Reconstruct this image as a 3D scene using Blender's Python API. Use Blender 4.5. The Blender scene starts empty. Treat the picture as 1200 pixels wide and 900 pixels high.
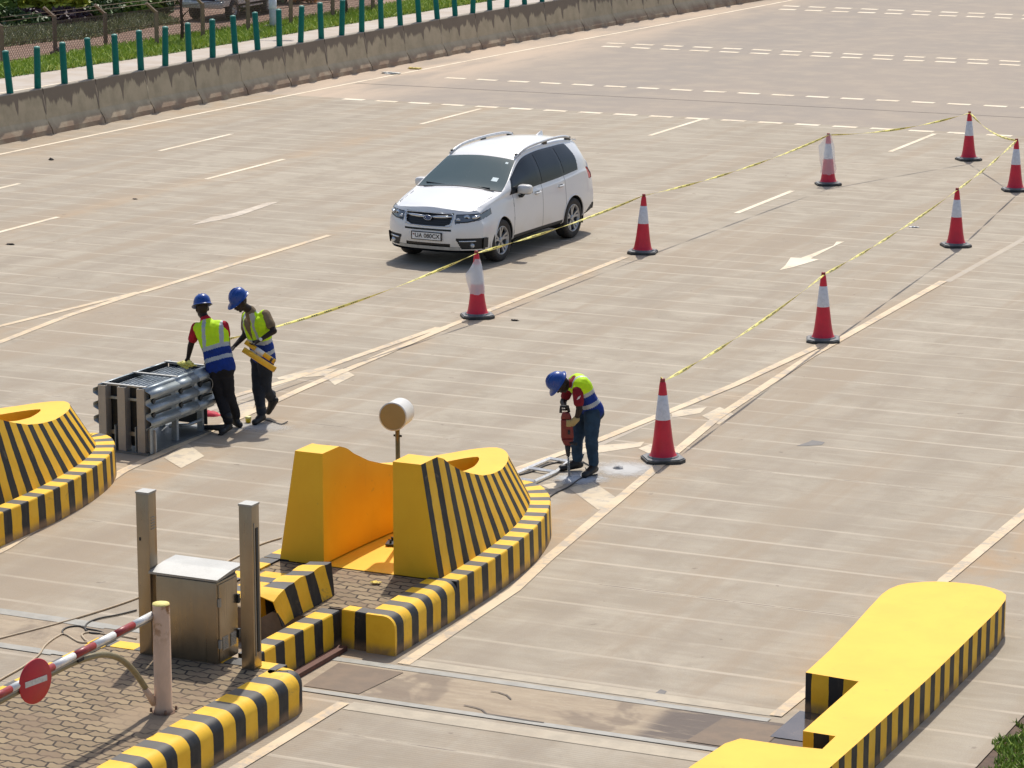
import bpy, bmesh, math, random
import numpy as np
from mathutils import Vector, Matrix, noise as mnoise
R = math.radians
rnd = random.Random(7)
scene = bpy.context.scene
col = scene.collection
# ------------------------------------------------------------------ camera model (also used to read ground positions)
F, H = 3500.0, 8.3
TH = math.atan2(755, 3500); YAW = R(24.75)
CT, ST, CY, SY = math.cos(TH), math.sin(TH), math.cos(YAW), math.sin(YAW)
def G(px, py, z=0.0):
    u = (px-600)/F; v = (py-450)/F
    fw = CT - v*ST; dn = ST + v*CT
    t = (H-z)/dn; a = fw*t; b = u*t
    return (-SY*a + CY*b, CY*a + SY*b)
def G3(px, py, z=0.0):
    x, y = G(px, py, z); return Vector((x, y, z))
def GD(px, py, d):
    """world point seen at a pixel, at horizontal forward distance d"""
    u = (px-600)/F; v = (py-450)/F
    fw = CT - v*ST; dn = ST + v*CT
    t = d/fw; a = d; b = u*t
    return Vector((-SY*a + CY*b, CY*a + SY*b, H - dn*t))
def fwd(p): return -SY*p[0] + CY*p[1]

# ------------------------------------------------------------------ materials
MATS = {}
class NT:
    def __init__(s, name):
        m = bpy.data.materials.new(name); m.use_nodes = True
        s.m = m; s.nt = m.node_tree; s.n = s.nt.nodes; s.l = s.nt.links
        s.b = s.n['Principled BSDF']; s._geo = None
    def node(s, t, **k):
        n = s.n.new(t)
        for a, v in k.items(): setattr(n, a, v)
        return n
    def pos(s):
        if s._geo is None: s._geo = s.node('ShaderNodeNewGeometry')
        return s._geo.outputs['Position']
    def objc(s): return s.node('ShaderNodeTexCoord').outputs['Object']
    def uv(s): return s.node('ShaderNodeUVMap').outputs['UV']
    def setin(s, n, i, v):
        if v is None: return
        if isinstance(v, bpy.types.NodeSocket): s.l.new(v, n.inputs[i])
        else: n.inputs[i].default_value = v
    def math(s, op, a, b=None, c=None, clamp=False):
        n = s.node('ShaderNodeMath', operation=op, use_clamp=clamp)
        s.setin(n, 0, a); s.setin(n, 1, b); s.setin(n, 2, c)
        return n.outputs[0]
    def sep(s, v):
        n = s.node('ShaderNodeSeparateXYZ'); s.l.new(v, n.inputs[0]); return n.outputs
    def comb(s, x, y, z=0.0):
        n = s.node('ShaderNodeCombineXYZ')
        for i, v in enumerate((x, y, z)): s.setin(n, i, v)
        return n.outputs[0]
    def scale(s, v, sc, loc=(0, 0, 0)):
        n = s.node('ShaderNodeMapping'); s.l.new(v, n.inputs[0]); n.inputs['Scale'].default_value = sc
        n.inputs['Location'].default_value = loc
        return n.outputs[0]
    def noise(s, v, sc, det=4, rough=.55, dist=0.0):
        n = s.node('ShaderNodeTexNoise'); s.l.new(v, n.inputs['Vector'])
        n.inputs['Scale'].default_value = sc; n.inputs['Detail'].default_value = det
        n.inputs['Roughness'].default_value = rough; n.inputs['Distortion'].default_value = dist
        return n.outputs['Fac']
    def ramp(s, f, stops, interp='LINEAR'):
        n = s.node('ShaderNodeValToRGB'); s.l.new(f, n.inputs[0]); r = n.color_ramp; r.interpolation = interp
        while len(r.elements) < len(stops): r.elements.new(.5)
        for e, (p, c) in zip(r.elements, stops):
            e.position = p; e.color = (c, c, c, 1) if not isinstance(c, tuple) else (*c, 1)
        return n.outputs[0]
    def mix(s, f, a, b, blend='MIX'):
        n = s.node('ShaderNodeMix', data_type='RGBA', blend_type=blend)
        s.setin(n, 0, f)
        s.setin(n, 6, (*a, 1) if isinstance(a, tuple) else a); s.setin(n, 7, (*b, 1) if isinstance(b, tuple) else b)
        return n.outputs[2]
    def smooth(s, v, lo, hi, a=0.0, b=1.0):
        n = s.node('ShaderNodeMapRange', interpolation_type='SMOOTHSTEP')
        s.setin(n, 0, v); n.inputs[1].default_value = lo; n.inputs[2].default_value = hi
        n.inputs[3].default_value = a; n.inputs[4].default_value = b
        return n.outputs[0]
    def color(s, v): s.setin(s.b, 'Base Color', (*v, 1) if isinstance(v, tuple) else v)
    def rough(s, v): s.setin(s.b, 'Roughness', v)
    def bump(s, h, st=.3, d=.01):
        n = s.node('ShaderNodeBump'); s.l.new(h, n.inputs['Height']); n.inputs['Strength'].default_value = st
        n.inputs['Distance'].default_value = d; s.l.new(n.outputs[0], s.b.inputs['Normal'])
def plain(name, c, rough=.6, metal=0.0, var=.12, sc=14.0, spec=.5, bump=0.0, dirt=None):
    if name in MATS: return MATS[name]
    t = NT(name); o = t.objc()
    f = t.noise(o, sc, 5, .6)
    cc = t.mix(t.smooth(f, .3, .7), tuple(x*(1-var) for x in c), tuple(min(1, x*(1+var)) for x in c))
    if dirt:
        g = t.noise(o, sc*.35, 6, .65, .4)
        cc = t.mix(t.smooth(g, .5, .75, 0, dirt[1]), cc, dirt[0])
    t.color(cc); t.rough(t.smooth(f, .2, .8, max(0.02, rough-.08), min(1, rough+.08)))
    t.b.inputs['Metallic'].default_value = metal; t.b.inputs['Specular IOR Level'].default_value = spec
    if bump: t.bump(t.noise(o, sc*3, 5), bump, .004)
    MATS[name] = t.m; return t.m

# ------------------------------------------------------------------ mesh builder
class MB:
    def __init__(s): s.v = []; s.f = []; s.m = []; s.uv = []; s.sm = []
    def add(s, vs, fs, m=0, uvs=None, smooth=False):
        o = len(s.v); s.v += [tuple(p) for p in vs]
        for i, f in enumerate(fs):
            s.f.append([o+j for j in f]); s.m.append(m if not isinstance(m, (list, tuple)) else m[i])
            s.uv.append(uvs[i] if uvs else None); s.sm.append(smooth)
        return s
    def box(s, c, d, rz=0, m=0, rot=None):
        hx, hy, hz = d[0]/2, d[1]/2, d[2]/2
        M = rot if rot is not None else Matrix.Rotation(rz, 3, 'Z')
        vs = [Vector(c)+M @ Vector((x*hx, y*hy, z*hz)) for z in (-1, 1) for x, y in ((-1, -1), (1, -1), (1, 1), (-1, 1))]
        s.add(vs, [(3, 2, 1, 0), (4, 5, 6, 7), (0, 1, 5, 4), (1, 2, 6, 5), (2, 3, 7, 6), (3, 0, 4, 7)], m); return s
    def tube(s, pts, r, n=10, m=0, cap=True, smooth=True, closed=False, flat=1.0):
        pts = [Vector(p) for p in pts]; k = len(pts)
        rs = r if isinstance(r, (list, tuple)) else [r]*k
        vs = []; up0 = None
        for i, p in enumerate(pts):
            a = pts[max(i-1, 0)]; b = pts[min(i+1, k-1)]; d = (b-a).normalized() if (b-a).length > 1e-9 else Vector((0, 0, 1))
            if up0 is None:
                up0 = Vector((0, 0, 1)) if abs(d.z) < .9 else Vector((1, 0, 0))
            x = up0.cross(d).normalized(); y = d.cross(x).normalized(); up0 = y
            for j in range(n):
                t = 2*math.pi*j/n; vs.append(p + x*(math.cos(t)*rs[i]) + y*(math.sin(t)*rs[i]*flat))
        fs = [(i*n+j, i*n+(j+1) % n, (i+1)*n+(j+1) % n, (i+1)*n+j) for i in range(k-1) for j in range(n)]
        s.add(vs, fs, m, smooth=smooth)
        if cap:
            o = len(s.v)-len(vs)
            s.f.append([o+j for j in range(n)][::-1]); s.m.append(m); s.uv.append(None); s.sm.append(False)
            s.f.append([o+(k-1)*n+j for j in range(n)]); s.m.append(m); s.uv.append(None); s.sm.append(False)
        return s
    def lathe(s, prof, c=(0, 0, 0), n=28, m=0, rot=None, smooth=True, ms=None):
        M = rot if rot is not None else Matrix.Identity(3); k = len(prof)
        vs = []
        for (r, z) in prof:
            for j in range(n):
                t = 2*math.pi*j/n; vs.append(Vector(c)+M @ Vector((r*math.cos(t), r*math.sin(t), z)))
        fs = []; mm = []
        for i in range(k-1):
            for j in range(n):
                fs.append((i*n+j, i*n+(j+1) % n, (i+1)*n+(j+1) % n, (i+1)*n+j)); mm.append(ms[i] if ms else m)
        s.add(vs, fs, mm, smooth=smooth); return s
    def prism(s, poly, z0, z1, m=0, mside=None, top=True, bot=True):
        n = len(poly); vs = [(x, y, z0) for x, y in poly]+[(x, y, z1) for x, y in poly]
        fs = [(i, (i+1) % n, n+(i+1) % n, n+i) for i in range(n)]
        s.add(vs, fs, m if mside is None else mside)
        o = len(s.v)-len(vs)
        if top: s.f.append([o+n+i for i in range(n)]); s.m.append(m); s.uv.append(None); s.sm.append(False)
        if bot: s.f.append([o+i for i in range(n)][::-1]); s.m.append(m); s.uv.append(None); s.sm.append(False)
        return s
    def build(s, name, mats, parent=None, loc=(0, 0, 0), sharp=None):
        me = bpy.data.meshes.new(name); me.from_pydata(s.v, [], s.f)
        for mm in (mats if isinstance(mats, (list, tuple)) else [mats]): me.materials.append(mm)
        me.polygons.foreach_set('material_index', s.m); me.polygons.foreach_set('use_smooth', s.sm)
        if any(u is not None for u in s.uv):
            l = me.uv_layers.new(name='UVMap'); i = 0
            for f, u in zip(s.f, s.uv):
                for k in range(len(f)):
                    l.data[i].uv = u[k] if u else (0, 0)
                    i += 1
        me.update()
        if sharp: me.set_sharp_from_angle(angle=R(sharp))
        o = bpy.data.objects.new(name, me); col.objects.link(o); o.location = loc
        if parent is not None: o.parent = parent
        return o
def tag(o, label=None, cat=None, group=None, kind=None):
    if label: o['label'] = label
    if cat: o['category'] = cat
    if group: o['group'] = group
    if kind: o['kind'] = kind
    return o
def empty(name, loc=(0, 0, 0), rz=0.0):
    o = bpy.data.objects.new(name, None); col.objects.link(o); o.location = loc; o.rotation_euler[2] = rz
    o.empty_display_size = .1; return o
def kids(o): return [c for c in bpy.data.objects if c.parent == o]
def copy_tree(o, parent=None):
    c = o.copy(); col.objects.link(c)
    if parent is not None: c.parent = parent
    for ch in kids(o): copy_tree(ch, c)
    return c
def bevel(o, w=.01, seg=2, ang=35):
    md = o.modifiers.new('Bevel', 'BEVEL'); md.width = w; md.segments = seg; md.limit_method = 'ANGLE'; md.angle_limit = R(ang)
    bake(o)
    for p in o.data.polygons: p.use_smooth = True
    o.data.set_sharp_from_angle(angle=R(ang)); return o
def bake(o):
    dg = bpy.context.evaluated_depsgraph_get(); dg.update()
    ev = o.evaluated_get(dg); me = bpy.data.meshes.new_from_object(ev, depsgraph=dg)
    old = o.data; o.modifiers.clear(); o.data = me; bpy.data.meshes.remove(old); return o
def sheet(name, polys, z, mat, kind='structure', dz=0.0):
    mb = MB()
    for p in polys:
        z += dz
        pp = [(q[0], q[1]) for q in p]
        a = sum(pp[i][0]*pp[(i+1) % len(pp)][1]-pp[(i+1) % len(pp)][0]*pp[i][1] for i in range(len(pp)))
        if a < 0: pp = pp[::-1]
        mb.add([(x, y, z) for x, y in pp], [list(range(len(pp)))])
    return tag(mb.build(name, mat), kind=kind)
def band(pts, w):
    """quads of a painted line of width w along pts"""
    out = []; L = []; Rr = []
    if w > .1: w *= .82
    for i, p in enumerate(pts):
        a = Vector(pts[max(i-1, 0)]); b = Vector(pts[min(i+1, len(pts)-1)]); d = (b-a).normalized(); n = Vector((-d.y, d.x))
        L.append(Vector(p)+n*w/2); Rr.append(Vector(p)-n*w/2)
    for i in range(len(pts)-1): out.append([Rr[i], Rr[i+1], L[i+1], L[i]])
    return out
def smooth_pts(pts, n=8):
    """Catmull-Rom through points"""
    P = [Vector(p) for p in pts]; out = []
    for i in range(len(P)-1):
        a = P[max(i-1, 0)]; b = P[i]; c = P[i+1]; d = P[min(i+2, len(P)-1)]
        for k in range(n):
            t = k/n
            out.append(.5*((2*b)+(c-a)*t+(2*a-5*b+4*c-d)*t*t+(3*b-a-3*c+d)*t**3))
    out.append(P[-1]); return out
# ------------------------------------------------------------------ colours
K = .36
JOINT0, JSTEP = 24.42, .737
def mat_concrete(name, base=(.415, .359, .280), asphalt=False):
    t = NT(name); p = t.pos(); x, y, z = t.sep(p)
    big = t.noise(p, .16, 3, .5)
    strk = t.noise(t.scale(p, (.22, 1.7, 1)), 1.0, 6, .62, .3)
    strk2 = t.noise(t.scale(p, (.9, 7.0, 1), (5, 3, 0)), 1.0, 5, .62, .2)
    fine = t.noise(p, 9, 5, .7); grain = t.noise(p, 70, 2, .7)
    mid = t.noise(p, 1.3, 6, .65, .5)
    c = t.mix(t.smooth(big, .35, .65), tuple(v*.95 for v in base), tuple(v*1.04 for v in base))
    c = t.mix(t.smooth(mid, .38, .68), c, tuple(v*w for v, w in zip(base, (.80, .78, .76))))
    c = t.mix(t.smooth(strk, .42, .72, 0, .75), c, tuple(v*w for v, w in zip(base, (.80, .77, .75))))
    c = t.mix(t.smooth(strk2, .5, .75, 0, .45), c, tuple(v*w for v, w in zip(base, (1.18, 1.19, 1.20))))
    c = t.mix(t.smooth(strk2, .30, .46, .38, 0), c, tuple(v*w for v, w in zip(base, (.75, .72, .70))))
    wp = t.noise(t.scale(p, (1.3, .10, 1), (2, 7, 0)), 1.0, 5, .6, .2)
    c = t.mix(t.smooth(wp, .46, .66, 0, .8), c, tuple(v*w for v, w in zip(base, (.83, .76, .70))))
    tr = t.math('ABSOLUTE', t.math('SUBTRACT', t.math('PINGPONG', t.math('SUBTRACT', x, -10.6), 2.675), .78))
    tn = t.noise(t.scale(p, (2.2, .16, 1), (4, 1, 0)), 1.0, 5, .65, .3)
    c = t.mix(t.math('MULTIPLY', t.smooth(tr, .08, .42, 1, 0), t.smooth(tn, .35, .65, .08, .55)), c, tuple(v*w for v, w in zip(base, (.74, .70, .68))))
    # slab panels differ a little in tone (panels of about 4.4 m by 5.35 m)
    sl = t.node('ShaderNodeTexWhiteNoise', noise_dimensions='2D')
    t.l.new(t.comb(t.math('FLOOR', t.math('DIVIDE', t.math('ADD', x, 8.25), 2.66)), t.math('FLOOR', t.math('DIVIDE', t.math('SUBTRACT', y, JOINT0), JSTEP*6))), sl.inputs['Vector'])
    c = t.mix(t.math('MULTIPLY', sl.outputs['Value'], .16), c, tuple(v*.72 for v in base))
    # grout joints every .74 m, slightly raised and paler, broken by wear
    wob = t.math('MULTIPLY', t.math('SUBTRACT', t.noise(p, .8, 3), .5), .03)
    ph = t.math('FRACT', t.math('DIVIDE', t.math('ADD', t.math('SUBTRACT', y, JOINT0-.5*JSTEP), wob), JSTEP))
    dist = t.math('MULTIPLY', t.math('ABSOLUTE', t.math('SUBTRACT', ph, .5)), JSTEP)
    line = t.smooth(dist, .016, .042, 1, 0)
    wear = t.smooth(t.noise(t.scale(p, (.5, 2.2, 1), (9, 0, 0)), 1.0, 5, .6), .32, .64, .08, .74)
    jm = t.math('MULTIPLY', line, wear)
    c = t.mix(jm, c, (.53, .455, .355))
    # a saw cut in one joint out of seven
    j7 = t.math('FRACT', t.math('DIVIDE', t.math('SUBTRACT', y, JOINT0-.5*JSTEP+JSTEP*3), JSTEP*7))
    d7 = t.math('MULTIPLY', t.math('ABSOLUTE', t.math('SUBTRACT', j7, .0714)), JSTEP*7)
    cut = t.math('MULTIPLY', t.smooth(d7, .006, .014, 1, 0), t.smooth(t.noise(p, 1.6, 5, .7), .45, .6, 0, .75))
    c = t.mix(cut, c, (.12, .10, .085))
    # red laterite dust carried onto the slab along islands and gore lines
    st = None
    for cx, w, y1 in ((-12.6, .85, 31), (-18.0, .9, 31), (-8.1, 1.0, 31), (-24.1, .5, 46), (-29.3, .5, 70), (-18.5, .5, 44), (-13.2, .4, 44), (-34.9, 1.8, 90)):
        g = t.smooth(t.math('ABSOLUTE', t.math('SUBTRACT', x, cx)), 0, w, 1, 0)
        g = t.math('MULTIPLY', g, t.smooth(y, y1-2, y1+3, 1 if cx in (-12.6, -18.0, -8.1) else .55, 0))
        st = g if st is None else t.math('MAXIMUM', st, g)
    dn_ = t.smooth(t.noise(t.scale(p, (1.1, .7, 1)), 1.0, 6, .62, .6), .38, .66, .1, .85)
    c = t.mix(t.math('MULTIPLY', st, dn_), c, (.42, .285, .165))
    # dark pock marks and oil specks
    sp = t.noise(p, 5.5, 3, .5)
    c = t.mix(t.smooth(sp, .70, .76, 0, .55), c, (.17, .13, .10))
    c = t.mix(t.math('MULTIPLY', t.math('SUBTRACT', fine, .5), .5), c, (.72, .66, .58), 'OVERLAY')
    g2 = t.mix(grain, (.80, .80, .80), (1.18, 1.18, 1.18))
    c = t.mix(1.0, c, g2, 'MULTIPLY')
    # brushed texture south of the channel
    br = t.math('SINE', t.math('ADD', t.math('MULTIPLY', y, 140), t.math('MULTIPLY', t.noise(p, 3), 4)))
    c = t.mix(t.math('MULTIPLY', t.smooth(y, 22.0, 21.9), t.math('MULTIPLY', t.smooth(br, .2, .8), .28)), c, (.22, .19, .155))
    t.color(c); t.rough(t.smooth(fine, .2, .8, .78, .95)); t.b.inputs['Specular IOR Level'].default_value = .35
    t.bump(t.math('ADD', t.math('MULTIPLY', grain, .5), t.math('ADD', t.math('MULTIPLY', jm, 1.0), fine)), .35, .006)
    return t.m
def mat_asphalt():
    t = NT('worn_asphalt'); p = t.pos(); x, y, z = t.sep(p)
    big = t.noise(t.scale(p, (.3, .08, 1)), 1, 5, .6); mid = t.noise(p, 1.1, 6, .6); gr = t.noise(p, 40, 3, .8)
    c = t.mix(t.smooth(big, .3, .7), (.355, .300, .248), (.325, .282, .240))
    c = t.mix(t.smooth(mid, .4, .7, 0, .6), c, (.42, .35, .275))
    e = t.smooth(x, -33.8, -31.2, 1, 0)
    c = t.mix(t.math('MULTIPLY', e, t.smooth(t.noise(t.scale(p, (1, .25, 1)), 1, 5), .3, .6, .2, .9)), c, (.56, .44, .33))
    c = t.mix(1.0, c, t.mix(gr, (.8, .8, .8), (1.2, 1.2, 1.2)), 'MULTIPLY')
    t.color(c); t.rough(.95); t.b.inputs['Specular IOR Level'].default_value = .2; t.bump(gr, .3, .004); return t.m
def mat_paint(name, c, wear=.35, under=(.42, .36, .29)):
    t = NT(name); p = t.pos()
    n = t.noise(p, 6, 7, .72, .4); n2 = t.noise(p, 1.2, 4)
    k = t.math('ADD', n, t.math('MULTIPLY', t.math('SUBTRACT', n2, .5), .5))
    cc = t.mix(t.smooth(n2, .3, .7), c, tuple(v*w for v, w in zip(c, (.88, .82, .74))))
    cc = t.mix(t.smooth(k, .60-wear*.25, .70-wear*.12, 0, .8), cc, under)
    t.color(cc); t.rough(.75); return t.m
def mat_stripes(name, pitch, phase=0.0, dirty=.35, slant=0.0, duty=.46):
    """yellow paint with black bars, measured along the first UV coordinate (metres)"""
    t = NT(name); u, v, _ = t.sep(t.uv()); p = t.pos()
    wob = t.math('MULTIPLY', t.math('SUBTRACT', t.noise(p, 5, 4), .5), .03)
    s = t.math('FRACT', t.math('DIVIDE', t.math('ADD', t.math('ADD', u, t.math('MULTIPLY', v, slant)), t.math('ADD', wob, phase)), pitch))
    k = t.math('LESS_THAN', s, duty)
    n = t.noise(p, 3.5, 6, .65, .4); n2 = t.noise(t.scale(p, (4, 4, 1.2)), 2.2, 6, .7)
    ye = t.mix(t.smooth(n, .35, .7), (.92, .54, .025), (.85, .47, .018))
    ye = t.mix(t.smooth(n2, .60, .78, 0, dirty), ye, (.30, .19, .07))
    bl = t.mix(t.smooth(n2, .45, .75), (.012, .014, .018), (.045, .043, .038))
    bl = t.mix(t.smooth(n, .62, .72, 0, .5), bl, (.16, .13, .09))
    gz = t.sep(p)[2]
    nz = t.sep(t._geo.outputs['Normal'])[2]
    bl = t.mix(t.smooth(nz, .7, .95, 0, .75), bl, (.13, .12, .105))
    sc_ = t.noise(p, 1.7, 6, .75, .8)
    ye = t.mix(t.smooth(sc_, .60, .68, 0, dirty), ye, (.16, .13, .08))
    c = t.mix(k, ye, bl)
    c = t.mix(t.math('MULTIPLY', t.smooth(gz, .02, .12, 1, 0), t.smooth(n, .35, .6, .2, .8)), c, (.32, .2, .11))
    t.color(c); t.rough(t.smooth(n, .2, .8, .5, .7)); t.b.inputs['Specular IOR Level'].default_value = .4
    t.bump(t.noise(p, 30, 4), .12, .004); return t.m
def mat_yellow():
    t = NT('yellow_paint'); p = t.pos()
    n = t.noise(p, 1.6, 6, .6, .3); n2 = t.noise(t.scale(p, (6, 6, .8)), 1.5, 6, .7); n3 = t.noise(p, 14, 4)
    c = t.mix(t.smooth(n, .3, .7), (.93, .535, .024), (.88, .48, .018))
    c = t.mix(t.smooth(n2, .58, .8, 0, .35), c, (.50, .26, .02))
    c = t.mix(t.smooth(n3, .66, .74, 0, .25), c, (.4, .26, .06))
    t.color(c); t.rough(.55); t.b.inputs['Specular IOR Level'].default_value = .4; t.bump(t.noise(p, 24, 4), .15, .004); return t.m
def mat_pavers():
    t = NT('zigzag_pavers'); p = t.pos(); x, y, z = t.sep(p)
    wx = t.math('MULTIPLY', t.math('PINGPONG', t.math('ADD', x, .0), .0575), .42)
    wy = t.math('MULTIPLY', t.math('PINGPONG', t.math('ADD', y, .0), .115), .30)
    q = t.comb(t.math('ADD', x, wy), t.math('ADD', y, wx), 0.0)
    b = t.node('ShaderNodeTexBrick'); t.l.new(q, b.inputs['Vector']); b.offset = .5
    b.inputs['Scale'].default_value = 1.0; b.inputs['Brick Width'].default_value = .23; b.inputs['Row Height'].default_value = .115
    b.inputs['Mortar Size'].default_value = .011; b.inputs['Mortar Smooth'].default_value = .15; b.inputs['Bias'].default_value = 0
    b.inputs['Color1'].default_value = (.35, .27, .165, 1); b.inputs['Color2'].default_value = (.24, .18, .11, 1); b.inputs['Mortar'].default_value = (.045, .033, .024, 1)
    n = t.noise(p, 2.5, 6, .65, .5); n2 = t.noise(p, 22, 4)
    c = t.mix(t.smooth(n, .42, .7, 0, .7), b.outputs['Color'], (.24, .17, .115))
    c = t.mix(t.math('MULTIPLY', n2, .5), c, (.42, .35, .27), 'OVERLAY')
    # cement spill where the gate post stands
    d = t.node('ShaderNodeVectorMath', operation='DISTANCE'); t.l.new(p, d.inputs[0]); d.inputs[1].default_value = (-12.66, 20.2, .36)
    c = t.mix(t.math('MULTIPLY', t.smooth(t.math('ADD', d.outputs['Value'], t.math('MULTIPLY', n, .5)), .42, .72, 1, 0), .85), c, (.32, .235, .15))
    t.color(c); t.rough(.9); t.bump(t.math('SUBTRACT', 1.0, b.outputs['Fac']), .6, .012); return t.m
M_CON = mat_concrete('plaza_concrete'); M_ASP = mat_asphalt()
M_LINE = mat_paint('cream_line_paint', (.70, .56, .38), .5); M_LINEW = mat_paint('white_line_paint', (.80, .70, .54), .2, (.45, .39, .33))
M_LINEF = mat_paint('faded_line_paint', (.62, .54, .44), .75); M_CHEV = mat_paint('chevron_paint', (.64, .54, .39), .62)
M_YEL = mat_yellow(); M_PAV = mat_pavers()
M_S30 = mat_stripes('kerb_stripes', .34, .0, .45); M_S35 = mat_stripes('kerb_stripes_wide', .37); M_W30 = mat_stripes('wall_stripes', .30, .02, .2)
M_SIDE = mat_stripes('island_side_stripes', .30)
def mat_steel(name, c=(.42, .36, .28), rough=.32):
    t = NT(name); o = t.objc()
    g = t.noise(t.scale(o, (60, 60, 2)), 1, 4, .6); n = t.noise(o, 2.5, 5, .6)
    cc = t.mix(t.smooth(n, .3, .7), tuple(v*.85 for v in c), c); t.color(cc)
    t.b.inputs['Metallic'].default_value = .9; t.rough(t.smooth(g, .2, .8, rough-.08, rough+.14)); t.bump(g, .05, .002); return t.m
M_STEEL = mat_steel('brushed_steel', (.38, .31, .22)); M_STEELT = mat_steel('bright_steel', (.36, .36, .35), .5)
def mat_galv():
    t = NT('galvanised_steel'); o = t.objc()
    v = t.node('ShaderNodeTexVoronoi'); t.l.new(o, v.inputs['Vector']); v.inputs['Scale'].default_value = 45
    n = t.noise(o, 4, 5)
    c = t.mix(t.smooth(n, .3, .7), (.25, .29, .31), (.36, .40, .42)); c = t.mix(t.math('MULTIPLY', v.outputs['Distance'], .4), c, (.5, .54, .56))
    t.color(c); t.b.inputs['Metallic'].default_value = .55; t.rough(.45); return t.m
M_GALV = mat_galv()
M_DARKM = plain('dark_steel', (.035, .04, .045), .5, .4); M_BLACK = plain('black_rubber', (.018, .018, .02), .65)
M_GREYP = plain('grey_post_paint', (.30, .285, .265), .5, .2, .1, 8, dirt=((.24, .19, .14), .5))
def simple_structures(): pass

# ================================================================== SETTING
def ground():
    mb = MB()
    # cross-section of the land: plaza level, a bank behind the barrier, then the lower road, verge and yard
    xs = [(-900, -2.0), (-300, -2.0), (-120, -2.0), (-70, -2.0), (-41.5, -2.0), (-39.5, -2.0), (-37.0, -.03), (-36.6, -.02), (-6.34, -.02), (-6.2, -.06), (60, -.06), (900, -.06)]
    ys = [-60, 10, 20, 30, 50, 70, 100, 150, 300, 1500]
    n = len(xs); vs = [(x, y, z) for y in ys for x, z in xs]
    fs = [(j*n+i, j*n+i+1, (j+1)*n+i+1, (j+1)*n+i) for j in range(len(ys)-1) for i in range(n-1)]
    mb.add(vs, fs)
    t = NT('laterite_soil'); p = t.pos(); n1 = t.noise(p, .5, 6, .65, .4); n2 = t.noise(p, 6, 6, .7)
    c = t.mix(t.smooth(n1, .35, .65), (.28, .165, .115), (.36, .235, .17)); c = t.mix(t.smooth(n2, .4, .7, 0, .6), c, (.20, .12, .09))
    t.color(c); t.rough(.95); t.bump(n2, .5, .03)
    tag(mb.build('ground', t.m), kind='structure')
ground()
MB_ = MB
def flat(name, x0, x1, y0, y1, z, mat):
    return sheet(name, [[(x0, y0), (x1, y0), (x1, y1), (x0, y1)]], z, mat)
flat('plaza_pavement', -36.5, -6.34, 5, 62.45, 0, M_CON)
flat('right_shoulder', -6.34, 30, 24.9, 62.45, -.004, M_CON)
flat('asphalt_road', -36.5, 30, 62.45, 260, 0, M_ASP)
# drainage channel across the lanes
M_DRAIN = NT('channel_cover'); t = M_DRAIN; p = t.pos()
n = t.noise(t.scale(p, (.6, 3, 1)), 1.5, 7, .68, .5); n2 = t.noise(p, 8, 6, .7); n3 = t.noise(p, .9, 4, .6, .6)
c = t.mix(t.smooth(n, .35, .65), (.42, .335, .235), (.33, .255, .18)); c = t.mix(t.smooth(n2, .5, .8, 0, .5), c, (.5, .42, .32))
sx_ = t.sep(p)[0]
c = t.mix(t.smooth(n3, .52, .60, 0, .55), c, (.17, .13, .10)); c = t.mix(t.math('MULTIPLY', t.smooth(sx_, -9.3, -9.1), t.smooth(n, .3, .5)), c, (.15, .12, .10)); t.color(c); t.rough(.9); t.bump(n2, .6, .02)
flat('drain_channel', -19.2, -7.2, 22.38, 23.29, .004, M_DRAIN.m)
M_STRIP = plain('grey_channel_edging', (.33, .315, .275), .6, 0, .15, 6, dirt=((.38, .30, .22), .5))
sheet('drain_edging', [[(-15.0, 23.25), (-8.3, 23.27), (-8.3, 23.37), (-15.0, 23.37)], [(-15.0, 22.34), (-8.2, 22.36), (-8.2, 22.45), (-15.0, 22.43)],
                       [(-19.1, 23.24), (-15.0, 23.22), (-15.0, 23.38), (-19.1, 23.40)], [(-19.1, 22.31), (-15.0, 22.31), (-15.0, 22.44), (-19.1, 22.45)]], .008, M_STRIP)
M_PATCH = plain('dark_cover_slab', (.21, .155, .11), .85, 0, .15, 5, bump=.3)
sheet('drain_cover_slab', [[(-12.42, 22.47), (-11.86, 22.47), (-11.78, 23.2), (-12.45, 23.2)], [(-8.75, 22.5), (-8.1, 22.5), (-8.1, 23.2), (-8.68, 23.2)]], .010, M_PATCH)
# pale haunch next to edging
M_HAUNCH = plain('pale_mortar_strip', (.46, .395, .30), .85, 0, .12, 5, dirt=((.42, .33, .24), .5))
sheet('mortar_strip', [[(-11.9, 23.42), (-8.3, 23.44), (-8.3, 23.62), (-11.9, 23.60)], [(-11.8, 22.05), (-8.3, 22.07), (-8.3, 22.29), (-11.8, 22.27)]], .004, M_HAUNCH)
# painted lines
cream = []; white = []; faded = []
cream += band([(-24.53, 35.2), (-24.12, 38.57)], .13); cream += band([(-23.6, 31.0), (-23.83, 34.46), (-24.05, 36.54), (-24.10, 38.6)], .15); cream += band([(-24.06, 38.6), (-24.0, 44.6)], .14)
cream += band([(-18.60, 38.0), (-18.55, 44.7)], .15); cream += band([(-19.5, 29.6), (-18.89, 33.95), (-18.68, 38.0)], .15)
cream += band([(-17.36, 19), (-17.38, 24.0), (-17.52, 25.3), (-17.9, 27.3), (-18.2, 28.7), (-18.47, 33.53), (-18.58, 38.0)], .15)
cream += band([(-11.9, 23.43), (-12.0, 26.1), (-12.17, 27.28), (-12.60, 31.14), (-12.93, 34.18), (-13.13, 38.3), (-13.16, 44.7)], .15)
cream += band([(-14.3, 29.3), (-13.8, 32.39), (-13.42, 36.07), (-13.23, 39.6)], .15); cream += band([(-11.87, 16), (-11.87, 22.2)], .14)
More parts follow.
